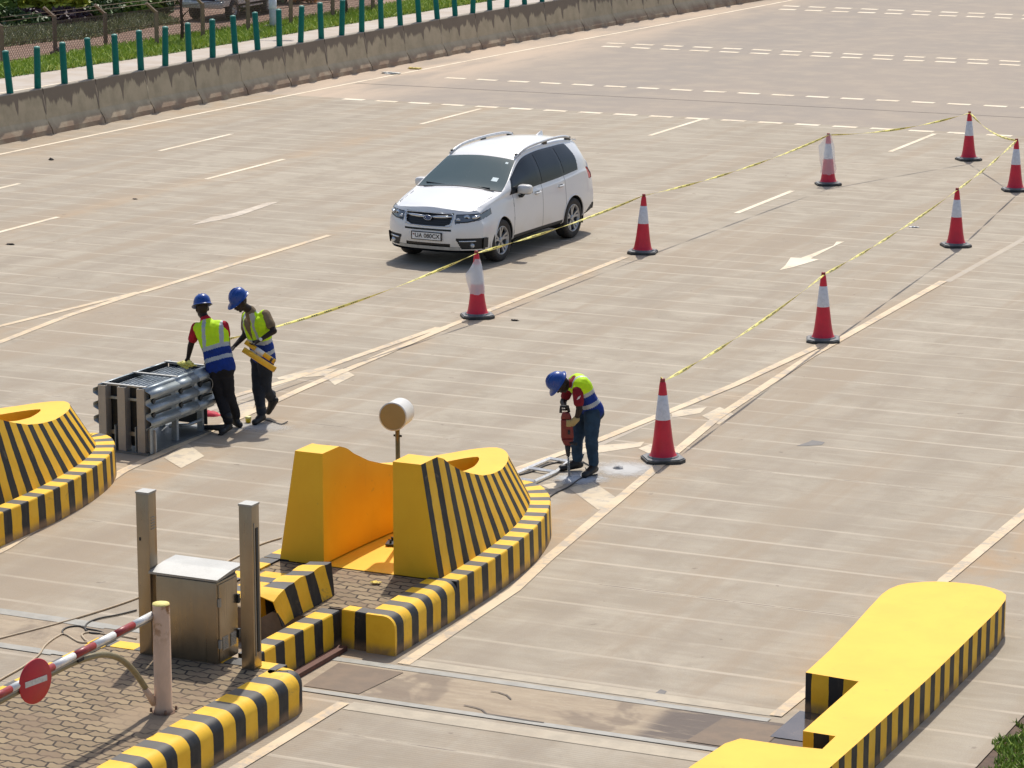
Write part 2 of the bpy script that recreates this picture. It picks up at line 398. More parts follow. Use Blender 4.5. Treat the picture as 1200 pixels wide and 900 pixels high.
cream += band([(-8.2, 28.2), (-8.1, 40)], .16); cream += band([(-8.29, 23.45), (-8.2, 28.2)], .14)
white += band([(-35.02, 40), (-34.96, 50.8), (-34.80, 57.2), (-34.49, 64.8), (-33.98, 73.6), (-33.35, 82), (-32.7, 92), (-31.9, 103)], .13)
for x, dd in ((-32.27, ((44.6, 47.5), (52.6, 55.6))), (-29.33, ((41.3, 44.35), (49.5, 52.6), (58.8, 61.9))), (-24.0, ((50.4, 53.4), (59.1, 62.15))), (-18.53, ((49.8, 52.8), (58.8, 61.95))), (-13.1, ((50.6, 53.6), (59, 62)))):
    for a, b in dd: white += band([(x, a), (x, b)], .13)
for x, dd in ((-13.1, ((44.7, 50.5),)),):
    for a, b in dd: faded += band([(x, a), (x, b)], .14)
faded += band([(-13.75, 31.5), (-13.35, 37.5)], .10); faded += band([(-18.95, 31.5), (-18.75, 37.0)], .10)
sheet('lane_line_markings', cream, .0045, M_LINE, dz=.00018); sheet('white_lane_markings', white, .0045, M_LINEW)
M_GHOST = mat_paint('ghost_line_paint', (.455, .385, .29), .9); sheet('ghost_line_markings', faded, .0018, M_GHOST, dz=.00005)
pix = lambda ps, o=(0, 0), s=1.0: [G(o[0]+a/s, o[1]+b/s) for a, b in ps]
chev = [pix([(345, 775), (470, 740), (625, 845), (500, 890)], (590, 400), 4.5), pix([(425, 555), (745, 530), (722, 556), (495, 590), (405, 588)], (590, 400), 4.5),
        pix([(440, 375), (530, 330), (600, 368), (525, 420)], (720, 400), 4.286), pix([(285, 352), (465, 330), (430, 362), (290, 385)], (720, 400), 4.286), pix([(120, 540), (185, 515), (215, 545), (195, 575)], (720, 400), 4.286),
        pix([(190, 612), (340, 572), (500, 566), (430, 602), (200, 622)], (280, 300), 4.286), pix([(425, 602), (520, 565), (582, 600), (482, 650)], (280, 300), 4.286),
        pix([(400, 848), (505, 780), (585, 840), (478, 895)], (90, 320), 3.91), pix([(0, 740), (85, 730), (60, 800), (0, 815)], (280, 300), 4.286),
        pix([(200, 760), (330, 735), (310, 765), (250, 785)], (590, 400), 4.5)]
sheet('chevron_markings', chev, .0030, M_CHEV, dz=.0001)
sheet('direction_arrow_marking', [pix([(285, 488), (345, 440), (400, 360), (500, 365), (830, 240), (860, 200), (940, 200), (860, 235), (600, 370), (690, 378), (420, 458)], (880, 260), 8.571)], .0045, M_LINEW)
sheet('faded_arrow_marking', [pix([(625, 318), (690, 292), (760, 280), (870, 245), (912, 242), (790, 285), (740, 298)], (0, 150), 2.79)], .0045, M_LINEF)
rum = []
def rowr(y, x0, n, d=.24, w=.55, p=.868, sl=0.0):
    for i in range(n):
        x = x0+i*p; rum.append([(x, y-d/2), (x+w, y-d/2), (x+w, y+d/2), (x, y+d/2)])
rowr(62.28, -33.1, 27); rowr(67.35, -32.88, 27); rowr(76.25, -32.4, 26, .26); rowr(77.15, -32.65, 26, .26); rowr(89.3, -31.9, 26, .3); rowr(90.5, -32.2, 26, .3)
sheet('rumble_strip_markings', rum, .0045, M_LINEW)
M_CUT = plain('dark_joint_seal', (.14, .115, .095), .8)
cuts = band([(-34.4, 65.35), (-25.8, 65.45), (-14, 65.55)], .05)
sheet('asphalt_joint', cuts, .003, M_CUT)

# ================================================================== TRAFFIC ISLANDS
def half_outline(f, y0, y1, n=60):
    """right half from (f(y0),y0) to the tip (0,y1), dense near tip"""
    out = []
    for i in range(n+1):
        a = i/n*math.pi/2; y = y0+(y1-y0)*math.sin(a); out.append((max(0, f(y)), y))
    out[-1] = (0, y1); return out
def ring(f, y0, y1, cx, n=60):
    h = half_outline(f, y0, y1, n)
    return [(cx+x, y) for x, y in h]+[(cx-x, y) for x, y in h[::-1][1:]]
def resample(pts, n):
    P = [Vector(p) for p in pts]; L = [0]
    for i in range(1, len(P)): L.append(L[-1]+(P[i]-P[i-1]).length)
    out = []; j = 0
    for k in range(n+1):
        s = L[-1]*k/n
        while j < len(L)-2 and L[j+1] < s: j += 1
        t = (s-L[j])/max(1e-9, L[j+1]-L[j]); out.append(P[j].lerp(P[j+1], min(1, t)))
    return out, L[-1]
KF = lambda y: 1.08*max(0, 1-max(0, (y-24.5)/4.45)**3.0)**.6
FF = lambda y: .88*max(0, 1-max(0, (y-24.9)/3.78)**2.3)**.6
TF = lambda y: .69*max(0, 1-max(0, (y-25.2)/3.0)**2.3)**.6
SF = lambda y: .385*max(0, 1-max(0, (y-25.0)/2.72)**2.3)**.7
def topz(y):
    pts = [(25.35, 1.48), (25.5, 1.43), (25.63, 1.35), (25.93, 1.21), (26.23, 1.11), (26.54, 1.02), (26.87, .96), (27.23, .915), (27.8, .89), (30, .89)]
    if y <= 25.35: return 1.48
    for (a, za), (b, zb) in zip(pts, pts[1:]):
        if y <= b: return za+(zb-za)*(y-a)/(b-a)
    return .89
def kerb_strip(mb, pts, w, h, rnd_=.0, u0=0.0, left=True, z0=-.02, m=0, endcaps=True, inner_drop=.30):
    """kerb of width w to the left of the path; outer face, top (rounded outer edge when rnd_>0), inner face"""
    P = [Vector(p) for p in pts]; n = len(P); N = []
    for i in range(n):
        a = P[max(i-1, 0)]; b = P[min(i+1, n-1)]; d = (b-a).normalized(); N.append(Vector((-d.y, d.x)) * (1 if left else -1))
    prof = [(0, z0)]
    if rnd_ > 0:
        for k in range(7):
            a = k/6*math.pi/2; prof.append((rnd_*(1-math.cos(a)), h-rnd_+rnd_*math.sin(a)))
    else: prof += [(.012, h-.012), (.02, h)]
    prof += [(w, h), (w, inner_drop)]
    L = [0]
    for i in range(1, n): L.append(L[-1]+(P[i]-P[i-1]).length)
    k = len(prof); vs = [(*(P[i]+N[i]*o), z) for i in range(n) for o, z in prof]
    fs = []; uv = []
    for i in range(n-1):
        for j in range(k-1):
            q = (i*k+j, (i+1)*k+j, (i+1)*k+j+1, i*k+j+1); u = ((L[i]+u0, prof[j][1]), (L[i+1]+u0, prof[j][1]), (L[i+1]+u0, prof[j+1][1]), (L[i]+u0, prof[j+1][1]))
            if not left: q = q[::-1]; u = u[::-1]
            fs.append(q); uv.append(u)
    mb.add(vs, fs, m, uv, smooth=rnd_ > 0)
    if endcaps:
        for i, fl in ((0, 1), (n-1, 0)):
            o = len(mb.v); mb.v += [vs[i*k+j] for j in range(k)]; f = [o+j for j in range(k)]
            if (fl == 0) == left: f = f[::-1]
            mb.f.append(f[::-1] if False else f); mb.m.append(m); mb.uv.append([(L[i]+u0+(.001 if i == 0 else -.001), 0)]*k); mb.sm.append(False)
    return L[-1]
def nose_wall(cx, parent, name='crash_wall'):
    NSEG = 96
    foot, Lf = resample(ring(FF, 25.0, 28.68, cx), NSEG); top, Lt = resample(ring(TF, 25.0, 28.2, cx), NSEG)
    slot, Ls = resample(ring(SF, 25.0, 27.72, cx), NSEG)
    mb = MB(); ny = 14; vs = []
    tz = [topz(p.y) for p in top]
    for k in range(ny+1):
        t = k/ny
        for i in range(NSEG+1):
            p = foot[i].lerp(top[i], t); vs.append((p.x, p.y, K-.01+(tz[i]-K+.01)*t))
    n = NSEG+1; fs = []; uv = []
    for k in range(ny):
        for i in range(NSEG):
            fs.append((k*n+i, k*n+i+1, (k+1)*n+i+1, (k+1)*n+i)); a, b = Lf*i/NSEG, Lf*(i+1)/NSEG
            uv.append(((a, 0), (b, 0), (b, 0), (a, 0)))
    mb.add(vs, fs, 0, uv)
    # top surface between outer rim and slot rim, then the slot's inner wall
    slz = [topz(p.y) for p in slot]
    vs = []; mm = 4
    for k in range(mm+1):
        for i in range(n):
            p = top[i].lerp(slot[i], k/mm); z = tz[i]+(slz[i]-tz[i])*k/mm; vs.append((p.x, p.y, z))
    mb.add(vs, [(k*n+i, k*n+i+1, (k+1)*n+i+1, (k+1)*n+i) for k in range(mm) for i in range(NSEG)], 1)
    vs = []
    for k in range(6):
        for i in range(n): vs.append((slot[i].x, slot[i].y, slz[i]+(K-slz[i])*k/5))
    mb.add(vs, [(k*n+i, k*n+i+1, (k+1)*n+i+1, (k+1)*n+i) for k in range(5) for i in range(NSEG)], 1)
    # two end faces
    for s in (1, -1):
        x0, x1, x2, x3 = cx+s*.88, cx+s*.69, cx+s*.385, cx+s*.385
        q = [(x0, 25.0, K-.01), (x1, 25.0, 1.48), (x2, 25.0, 1.48), (x3, 25.0, K-.01)]
        mb.add(q, [(0, 1, 2, 3) if s < 0 else (3, 2, 1, 0)], 1)
    o = mb.build(name, [M_W30, M_YEL], parent)
    return o
def island_body(cx, y0, parent, kerb_y0):
    kmb = MB(); pts, L = resample(ring(KF, kerb_y0, 28.95, cx), 150)
    kerb_strip(kmb, [tuple(p) for p in pts], .19, K, 0, .08)
    kmb.build('kerb', M_S30, parent)
def deck(poly, z, mat, name, parent, z0=None):
    mb = MB(); mb.add([(x, y, z) for x, y in poly], [list(range(len(poly)))])
    return mb.build(name, mat, parent)
# --- middle island
CX = -13.18
isl = empty('traffic_island', (CX, 25.5, 0)); tag(isl, 'middle toll island with zigzag pavers, striped kerb and yellow horseshoe wall', 'traffic island')
def pinned(parent):
    for c in kids(parent): c.location = c.location-parent.location if c.parent == parent else c.location
kmb = MB()
pts, L = resample(ring(KF, 25.0, 28.95, CX), 150)
kerb_strip(kmb, [tuple(p) for p in pts], .30, K, 0, .10)
kerb_o = kmb.build('kerb', M_S30, isl)
kmb = MB(); kerb_strip(kmb, [(CX+1.10, 23.62), (CX+1.095, 24.2), (CX+1.09, 24.6), (CX+1.085, 24.98)], .30, K+.015, .12, -.04, inner_drop=0)
kmb.build('rounded_kerb', mat_stripes('kerb_stripes_rounded', .315, 0, .3), isl, sharp=40)
kmb = MB(); kerb_strip(kmb, [(-12.67, 22.1), (-12.67, 22.9), (-12.665, 23.66)], .20, K, 0, .02)
kmb.build('neck_kerb', mat_stripes('neck_stripes', .36), isl)
kmb = MB(); kerb_strip(kmb, [(-12.665, 23.665), (-12.5, 23.655), (-12.383, 23.645)], .16, K+.005, 0, .22)
kmb.build('end_kerb', mat_stripes('end_stripes', .36), isl)
kmb = MB(); kerb_strip(kmb, [(-14.26, 24.98), (-14.26, 23.3)], .20, K, 0, .0); kmb.build('side_kerb', mat_stripes('side_kerb_stripes', .37), isl)
kmb = MB(); kerb_strip(kmb, [(-13.70, 23.26), (-13.71, 24.55)], .26, K, 0, .17)
kmb.build('inner_kerb', mat_stripes('inner_stripes', .37), isl)
deck([(-14.1, 23.42), (-12.84, 23.42), (-12.84, 23.8), (-12.3, 23.8), (-12.28, 25.0), (-14.1, 25.0)], K-.02, M_PAV, 'paving', isl)
fl = ring(lambda y: max(.03, KF(y)-.08), 25.0, 28.86, CX, 30); deck(fl, K-.012, M_YEL, 'wall_floor', isl)
mb = MB(); mb.prism([(-14.1, 23.42), (-12.85, 23.42), (-12.85, 23.78), (-12.3, 23.78), (-12.3, 24.98), (-14.1, 24.98)], 0.0, K-.025); mb.build('fill', plain('earth_fill', (.2, .15, .11), .9), isl)
nose_wall(CX, isl)
pinned(isl)
# --- left island (same kind, other lane)
isl2 = empty('traffic_island', (-18.58, 25.5, 0)); tag(isl2, 'left toll island behind the sensor post, yellow and black wall cut by the photo edge', 'traffic island')
cx = -18.66; kmb = MB(); pts, L = resample(ring(KF, 21.0, 28.95, cx), 200)
kerb_strip(kmb, [tuple(p) for p in pts], .30, K, 0, .03); kmb.build('kerb', M_S30, isl2)
deck(ring(lambda y: max(.03, KF(y)-.08), 21.0, 28.86, cx, 30), K-.012, M_YEL, 'wall_floor', isl2); nose_wall(cx, isl2); pinned(isl2)
# --- near island with the gate post
isl3 = empty('traffic_island', (-13.18, 18.5, 0)); tag(isl3, 'near paved toll island carrying the gate post, cabinet and two steel posts', 'traffic island')
path = [(-12.08, 12.0)]+[(-12.08, y) for y in np.linspace(12.5, 21.75, 24)]
for k in range(1, 7):
    a = k/6*math.pi/2; path.append((-12.08-.22+.22*math.cos(a), 21.78+.22*math.sin(a)))
kmb = MB(); LL = kerb_strip(kmb, path, .30, K, .12, .14); kmb.build('rounded_kerb', mat_stripes('near_kerb_stripes', .37, .06, .3), isl3, sharp=40)
kmb = MB(); kerb_strip(kmb, [(-12.31, 22.0), (-12.8, 22.0), (-14.26, 22.0)], .20, K, 0, .13); kmb.build('end_kerb', mat_stripes('far_kerb_stripes', .46, 0, .3), isl3)
kmb = MB(); kerb_strip(kmb, [(-14.26, 21.99), (-14.26, 12)], .20, K, 0, .1); kmb.build('side_kerb', M_S35, isl3)
deck([(-14.08, 12), (-12.36, 12), (-12.36, 21.82), (-14.08, 21.82)], K-.006, M_PAV, 'paving', isl3); pinned(isl3)
# --- right island: flat slab with yellow top and striped sides
o_ = lambda x, y: (x, y)
isl4 = empty('traffic_island', (-7.5, 24, 0)); tag(isl4, 'notched yellow-topped island with black and yellow striped sides at lower right', 'traffic island')
poly = [(-7.16, 19.0), (-7.10, 22.0), (-7.08, 24.0), (-7.10, 26.2), (-7.13, 26.6), (-7.17, 26.76), (-7.24, 26.86), (-7.33, 26.93), (-7.45, 26.975), (-7.60, 26.99), (-7.75, 26.98), (-7.90, 26.94), (-8.02, 26.87), (-8.13, 26.77), (-8.20, 26.66), (-8.24, 26.5), (-8.25, 26.3),
        (-8.21, 25.7), (-8.17, 25.2), (-8.12, 24.4), (-8.10, 23.68), (-7.60, 23.63), (-7.60, 22.18), (-7.315, 22.17), (-7.31, 21.82), (-7.55, 21.79), (-8.0, 21.79), (-8.07, 21.62), (-8.12, 21.0), (-8.12, 19.0)]
# densify + smooth the round end
def rounded(poly, r=.0): return poly
mb = MB(); tp = [Vector(p) for p in poly]; n = len(tp); L = 0
mb.add([(p.x, p.y, K) for p in tp], [list(range(n))], 1)
for i in range(n):
    a, b = tp[i], tp[(i+1) % n]; l = (b-a).length; u0 = L
    if i == 20: u0 = .02
    mb.add([(a.x, a.y, -.12), (b.x, b.y, -.12), (b.x, b.y, K), (a.x, a.y, K)], [(0, 1, 2, 3)], 0, [((u0, 0), (u0+l, 0), (u0+l, K), (u0, K))]); L += l
mb.build('concrete_body', [mat_stripes('right_island_stripes', .30, .06, .15), M_YEL], isl4); pinned(isl4)
M_PUD = plain('wet_silt', (.10, .075, .06), .12, 0, .2, 3, spec=.8)
sheet('drain_pit', [[(-8.14, 22.9), (-7.61, 22.9), (-7.61, 23.62), (-8.14, 23.66)], [(-8.14, 21.8), (-7.32, 21.8), (-7.32, 22.16), (-7.6, 22.17), (-8.14, 22.17)]], .0125, M_PUD)

# ================================================================== NEAR ISLAND FURNITURE
def at(parent): return parent
def louvre(mb, c, n, w, h, axis, m=0):
    for i in range(n):
        z = c[2]+(i-(n-1)/2)*h*1.9
        d = (w, .006, h) if axis == 'y' else (.006, w, h)
        mb.box((c[0], c[1], z), d, 0, m)
# cabinet
ca = empty('control_cabinet', (-13.18, 21.93, K-.005)); tag(ca, 'brushed steel control cabinet with sloping lid between the two steel posts', 'cabinet')
b = MB(); b.box((0, 0, .37), (.62, .36, .74)); o = bevel(b.build('cabinet_body', M_STEEL, ca), .008)
b = MB(); b.box((0, 0, .03), (.60, .34, .06)); b.build('plinth', M_DARKM, ca)
b = MB(); vs = [(-.35, -.235, .765), (.35, -.235, .765), (.35, .235, .80), (-.35, .235, .80), (-.35, -.235, .785), (.35, -.235, .785), (.35, .02, .815), (-.35, .02, .815), (.35, .235, .82), (-.35, .235, .82)]
b.add(vs, [(3, 2, 1, 0), (0, 1, 5, 4), (4, 5, 6, 7), (7, 6, 8, 9), (2, 3, 9, 8), (1, 2, 8, 6, 5), (3, 0, 4, 7, 9)]); b.build('lid', M_STEELT, ca)
b = MB(); b.box((0, -.003, .752), (.60, .34, .03)); b.build('lid_gap', M_DARKM, ca)
b = MB(); b.box((.315, 0, .37), (.012, .32, .70)); dr = bevel(b.build('door', M_STEEL, ca), .004)
for q_ in (-.07, .07):
    b = MB(); b.box((.3225, q_, .17), (.004, .10, .12)); louvre(b, (.326, q_, .17), 7, .09, .008, 'x'); b.build('vent', M_STEELT, dr)
for z in (.18, .56):
    b = MB(); b.box((.327, -.165, z), (.022, .03, .075)); b.build('hinge', M_STEELT, dr)
for q_ in (.52, .2):
    b = MB(); b.box((.33, .15, q_), (.03, .03, .08)); b.build('latch', M_DARKM, dr)
def steel_post(x, y, lab, slot):
    p = empty('sensor_post', (x, y, K-.005)); tag(p, lab, 'post', 'steel sensor posts')
    b = MB(); b.box((0, 0, .735), (.13, .13, 1.47)); o = bevel(b.build('post_body', M_STEEL, p), .005)
    b = MB(); b.box((0, 0, 1.479), (.136, .136, .018)); b.build('cap', M_STEELT, p)
    b = MB()
    if slot: b.box((.068, .012, .71), (.008, .035, 1.12)); b.build('sensor_slot', M_DARKM, p)
    else:
        for i in range(5): b.box((.068, .0, 1.15+i*.026), (.006, .06, .008))
        b.build('vent', M_STEELT, p); b = MB(); b.box((-.03, -.067, 1.06), (.012, .008, .03)); b.build('screw_plate', M_DARKM, p)
    if slot:
        b = MB(); b.box((.068, -.035, .72), (.006, .008, 1.2)); b.build('trim_strip', M_STEELT, p)
    return p
steel_post(-13.60, 21.80, 'steel post with small louvres left of the steel cabinet', False)
steel_post(-12.56, 21.80, 'steel post with long dark slot right of the steel cabinet', True)
# gate post + boom
bx, by = -12.62, 20.42
gp = empty('boom_gate', (bx, by, K-.006)); tag(gp, 'red and white gate boom with round sign fixed to a pinkish concrete post', 'barrier gate')
t = NT('stained_post'); o_c = t.objc(); nn = t.noise(t.scale(o_c, (6, 6, 2)), 1.5, 6, .65); zz = t.sep(o_c)[2]
c = t.mix(t.smooth(nn, .35, .7), (.70, .49, .345), (.58, .40, .28)); c = t.mix(t.math('MULTIPLY', t.smooth(zz, .55, .85), t.smooth(t.noise(o_c, 9, 5), .48, .6)), c, (.28, .13, .04))
c = t.mix(t.smooth(zz, .0, .06, .8, 0), c, (.2, .12, .08)); t.color(c); t.rough(.8)
b = MB(); b.lathe([(.0, 0), (.082, 0), (.080, .02), (.075, .03), (.073, .935), (.070, .943)], n=32); b.build('post', t.m, gp)
b = MB(); b.lathe([(.0725, .937), (.070, .947), (0, .949)], n=32); b.build('post_cap', plain('yellow_cap', (.78, .66, .22), .7, 0, .2, 20), gp)
b = MB(); b.lathe([(.10, 0), (.098, .008), (0, .008)], n=24, rot=None)
for a in range(4):
    b.lathe([(0, .012), (.011, .012), (.011, .045), (0, .047)], (.105*math.cos(a*1.57+.7), .105*math.sin(a*1.57+.7), 0), 8)
b.build('base_flange', plain('rusty_flange', (.22, .13, .085), .8, .2), gp)
A = Vector((-.07, -.03, .845)); Bm = Vector((-.20, -4.6, .70)); dirb = (Bm-A).normalized(); LB = (Bm-A).length
b = MB(); i = 0; s = 0.0
while s < LB:
    e = min(LB, s+.285); b.tube([A+dirb*s, A+dirb*e], .030, 14, m=i % 2); s = e; i += 1
M_BRED = plain('boom_red', (.30, .035, .035), .4); M_BWH = plain('boom_white', (.80, .79, .76), .35)
bo = b.build('boom', [M_BWH, M_BRED], gp)
b = MB(); b.box((A+dirb*LB/2)+Vector((0, 0, -.033)), (.035, LB, .014), rot=(-dirb).to_track_quat('Y', 'Z').to_matrix()); b.build('boom_rail', M_STEELT, bo)
b = MB(); b.tube([(-.06, -.05, .08), (-.075, -.09, .16), (-.09, -.14, .24)], .030, 12); b.build('socket', t.m, gp)
pp = [(-.085, -.12, .22), (-.10, -.30, .44), (-.11, -.50, .60), (-.12, -.72, .69), (-.125, -.95, .725), (-.13, -1.2, .74), (-.135, -1.6, .735), (-.155, -2.6, .70)]
b = MB(); b.tube(smooth_pts(pp, 6), .026, 12); b.build('support_tube', plain('olive_tube', (.24, .20, .11), .42), gp)
b = MB(); b.box((-.11, -1.08, .765), (.045, .08, .05)); b.build('clamp', M_BLACK, gp)
sa = R(-9.5); sc_ = Vector((-.07, -1.76, .775)); MR = Matrix.Rotation(sa, 3, 'Z') @ Matrix.Rotation(R(90), 3, 'Y')
b = MB(); b.lathe([(0, -.012), (.176, -.012), (.181, -.006), (.181, .0), (.176, .004), (0, .004)], sc_, 40, rot=MR); sg = b.build('sign', plain('sign_red', (.50, .022, .035), .45, 0, .1, 8), gp)
b = MB(); b.box(sc_+Matrix.Rotation(sa, 3, 'Z') @ Vector((.007, 0, 0)), (.004, .245, .046), rot=Matrix.Rotation(sa, 3, 'Z')); b.build('sign_bar', plain('sign_bar_grey', (.62, .62, .58), .6, 0, .15, 30), sg)
# drum lamp
dl = empty('beacon_lamp', (-13.29, 26.0, K)); tag(dl, 'drum-shaped lamp with bronze lens on a thin pole inside the yellow wall', 'lamp')
M_BRONZE = plain('bronze_pole', (.36, .22, .07), .35, .7)
b = MB(); b.tube([(0.05, 0, 0), (.04, 0, 1.22)], .024, 14); b.build('pole', M_BRONZE, dl)
b = MB(); b.box((.02, 0, .008), (.20, .20, .016), .3)
for a in range(4): b.lathe([(0, .016), (.012, .016), (.012, .05), (0, .052)], (.02+.075*math.cos(a*1.57+1.1), .075*math.sin(a*1.57+1.1), 0), 8)
b.build('base_plate', M_DARKM, dl)
for dx in (-.033, .033):
    b = MB(); b.lathe([(0, -.01), (.012, -.01), (.012, .01), (0, .01)], (.042+dx, 0, 1.12), 8, rot=Matrix.Rotation(R(90), 3, 'Y')); b.build('bolt', M_DARKM, dl)
MRy = Matrix.Rotation(R(8), 3, 'Z') @ Matrix.Rotation(R(90), 3, 'X')
b = MB(); b.lathe([(.0, -.13), (.125, -.13), (.139, -.12), (.140, .128), (.146, .130), (.146, .142), (.134, .142)], (.04, 0, 1.345), 40, rot=MRy); b.build('drum', plain('pale_drum', (.66, .64, .60), .4, .25, .06, 60), dl)
b = MB(); b.lathe([(.134, .139), (.0, .139)], (.04, 0, 1.345), 40, rot=MRy); b.build('lens', plain('bronze_lens', (.36, .26, .12), .35, .5, .08, 2), dl)
# hollow striped casing, lying loose and battered
ck = empty('loose_kerb_casing', (-13.12, 23.56, K)); tag(ck, 'battered hollow striped kerb casing lying loose on the pavers beside the neck kerb', 'kerb casing')
b = MB(); n = 14; secs = []
M_CASE = mat_stripes('casing_stripes', .40, .12, .6, .35)
for i in range(n+1):
    y = -.55+1.12*i/n; w = .125; dmg = max(0, 1-(i/3.0)); h = .31-.03*dmg+.01*math.sin(i*1.3)
    lean = .04
    secs.append([(-w-.02, y, -.015), (-w+.02-.02*dmg, y+.02*dmg, h-.02), (w-.015+lean*.2, y-.06*dmg, h-.05*dmg), (w+.02+.03*dmg, y, -.015)])
vs = [q for s_ in secs for q in s_]; fs = []; uv = []
for i in range(n):
    for j in range(3):
        fs.append((i*4+j, i*4+j+1, (i+1)*4+j+1, (i+1)*4+j)); a_, b_ = 1.12*i/n, 1.12*(i+1)/n
        vz = [0, .31, .31, 0]; uv.append(((a_, vz[j]), (a_, vz[j+1]), (b_, vz[j+1]), (b_, vz[j])))
b.add(vs, fs, 0, uv); oc = b.build('casing', [M_CASE, M_DARKM], ck)
md = oc.modifiers.new('s', 'SOLIDIFY'); md.thickness = .012; md.offset = 0; bake(oc)
b = MB(); b.box((0, .54, .13), (.22, .02, .25)); b.build('end_plate', M_DARKM, ck)
ck.rotation_euler[2] = R(1.5)
# rusty steel channel beside the neck kerb
tag(MB().box((-12.60, 22.95, .03), (.09, 1.25, .045)).build('steel_channel', plain('rusty_channel', (.13, .06, .045), .7, .3)), 'dark rusty steel channel lying along the foot of the striped neck kerb', 'steel bar')
# ================================================================== CABLES ON THE GROUND
def cable(name, pts, r, mat, label, cat='cable', smoothn=6):
    b = MB(); b.tube(smooth_pts(pts, smoothn), r, 6); return tag(b.build(name, mat), label, cat)
M_CAB = plain('tan_cable', (.48, .38, .26), .6); M_CABD = plain('dark_cable', (.05, .045, .04), .6)
cable('cable', [G3(-10, 751, .012), G3(0, 748, .012), G3(80, 727, .012), G3(155, 703, .012), G3(208, 680, .012), G3(262, 660, .012), G3(300, 640, .012), G3(330, 630, .012)], .010, M_CAB, 'thin straight cable crossing the lane floor behind the steel cabinet')
z = lambda a, b_: G3(a/5.624, 690+b_/5.624, .012)
cable('cable', [z(-40, 640), z(0, 600), z(140, 520), z(250, 440), z(300, 370), z(380, 312), z(430, 300), z(520, 350), z(580, 352), z(560, 335), z(540, 300), z(600, 285), z(700, 300), z(790, 310), z(900, 330)], .010, M_CAB, 'looping cable lying behind the gate boom, end running under the sign')
cable('cable', [z(420, 300), z(412, 275), z(450, 252), z(520, 245), z(570, 262), z(640, 275), z(680, 292), z(600, 290), z(560, 262), z(580, 225), z(650, 195), z(780, 170), z(900, 140)], .009, M_CABD, 'dark coiled cable tangled beside the steel post with louvres')
# ================================================================== CONES, BAGS, TAPE
M_CRED = plain('cone_red', (.62, .015, .04), .42, 0, .10, 6, dirt=((.35, .03, .03), .4)); M_CWH = plain('cone_sleeve_white', (.66, .68, .74), .3, 0, .05, 20)
M_CBASE = plain('cone_base_rubber', (.030, .032, .035), .55, 0, .2, 8, dirt=((.15, .14, .12), .35)); M_CTOP = plain('dusty_rubber', (.16, .165, .165), .6, 0, .25, 9)
def make_cone():
    c = empty('traffic_cone')
    b = MB(); hw = .235; ch = .085
    o8 = [(-hw+ch, -hw), (hw-ch, -hw), (hw, -hw+ch), (hw, hw-ch), (hw-ch, hw), (-hw+ch, hw), (-hw, hw-ch), (-hw, -hw+ch)]
    b.prism(o8, 0, .035, 0); b.prism([(x*.93, y*.93) for x, y in o8], .035, .048, 1, bot=False)
    b.lathe([(.185, .047), (.18, .062), (.165, .066)], n=32, m=1)
    b.build('cone_base', [M_CBASE, M_CTOP], c)
    b = MB(); b.lathe([(.168, .058), (.150, .085), (.138, .13), (.125, .20), (.112, .29), (.100, .40), (.088, .50), (.054, .79), (.040, .91), (.036, .935), (.030, .945)], n=36); b.build('cone_body', M_CRED, c)
    b = MB(); b.lathe([(.090, .498), (.0905, .503), (.0565, .787), (.055, .79)], n=36); b.build('reflective_sleeve', M_CWH, c)
    b = MB(); b.lathe([(.027, .94), (.029, .955), (.029, .975), (.024, .985), (.0, .987)], n=20); b.build('cone_tip', plain('cone_tip', (.30, .03, .03), .5), c)
    return c
cone0 = make_cone()
cdat = [(777, 539, 'largest, nearest traffic cone, beside the bent worker, tape tied at its tip', 12), (964.5, 399, 'traffic cone at the meeting of the taper lines, second in the nearer tape row', -6), (1120, 288, 'traffic cone standing alone halfway along the nearer tape, behind the arrow marking', 9),
        (1189.5, 223, 'rightmost traffic cone, at the corner cut by the photo edge', 3), (1135, 187, 'farthest traffic cone, at the peak of the tape line', 14), (970.5, 216, 'traffic cone wrapped in clear plastic film on the far tape row', 6), (753, 296, 'traffic cone right of the white car, at the end of the lane line', -12), (559.5, 371, 'traffic cone in front of the white car with a white bag tied to it', 10)]
cones = []
for i, (px, py, lab, a) in enumerate(cdat):
    c = cone0 if i == 0 else copy_tree(cone0); p = G(px, py+.5); c.location = (p[0], p[1], .001); c.rotation_euler = (R(rnd.uniform(-1.1, 1.1)), R(rnd.uniform(-1.1, 1.1)), YAW+R(a))
    tag(c, lab, 'traffic cone', 'red and white traffic cones'); cones.append(Vector((p[0], p[1], 0)))
# plastic on two cones
def crumple(vs, amp, sc, seed=0):
    return [Vector(v)+Vector([mnoise.noise(Vector(v)*sc+Vector((k*7+seed, 3, 1)))*amp for k in range(3)]) for v in vs]
t = NT('white_film'); t.color((.82, .82, .84)); t.rough(.35); t.b.inputs['Alpha'].default_value = .55; M_FILM = t.m
t = NT('clear_film'); t.color((.85, .86, .88)); t.rough(.25); t.b.inputs['Alpha'].default_value = .33; M_CLEAR = t.m
def film(name, base, prof, off, mat, label, amp, n=26, arc=2*math.pi, a0=0.0, bulge=None):
    b = MB(); vs = []
    for (r, z) in prof:
        for j in range(n):
            a = a0+arc*j/(n-1); rr = r*(1+.10*math.sin(a*5+z*20))
            if bulge: rr += bulge(a, z)*1.25
            vs.append((base.x+off[0]+rr*math.cos(a), base.y+off[1]+rr*math.sin(a), z))
    vs = crumple(vs, amp, 11)
    k = len(prof); b.add(vs, [(i*n+j, i*n+j+1, (i+1)*n+j+1, (i+1)*n+j) for i in range(k-1) for j in range(n-1)], smooth=True)
    o = b.build(name, mat); tag(o, label, 'plastic bag'); return o
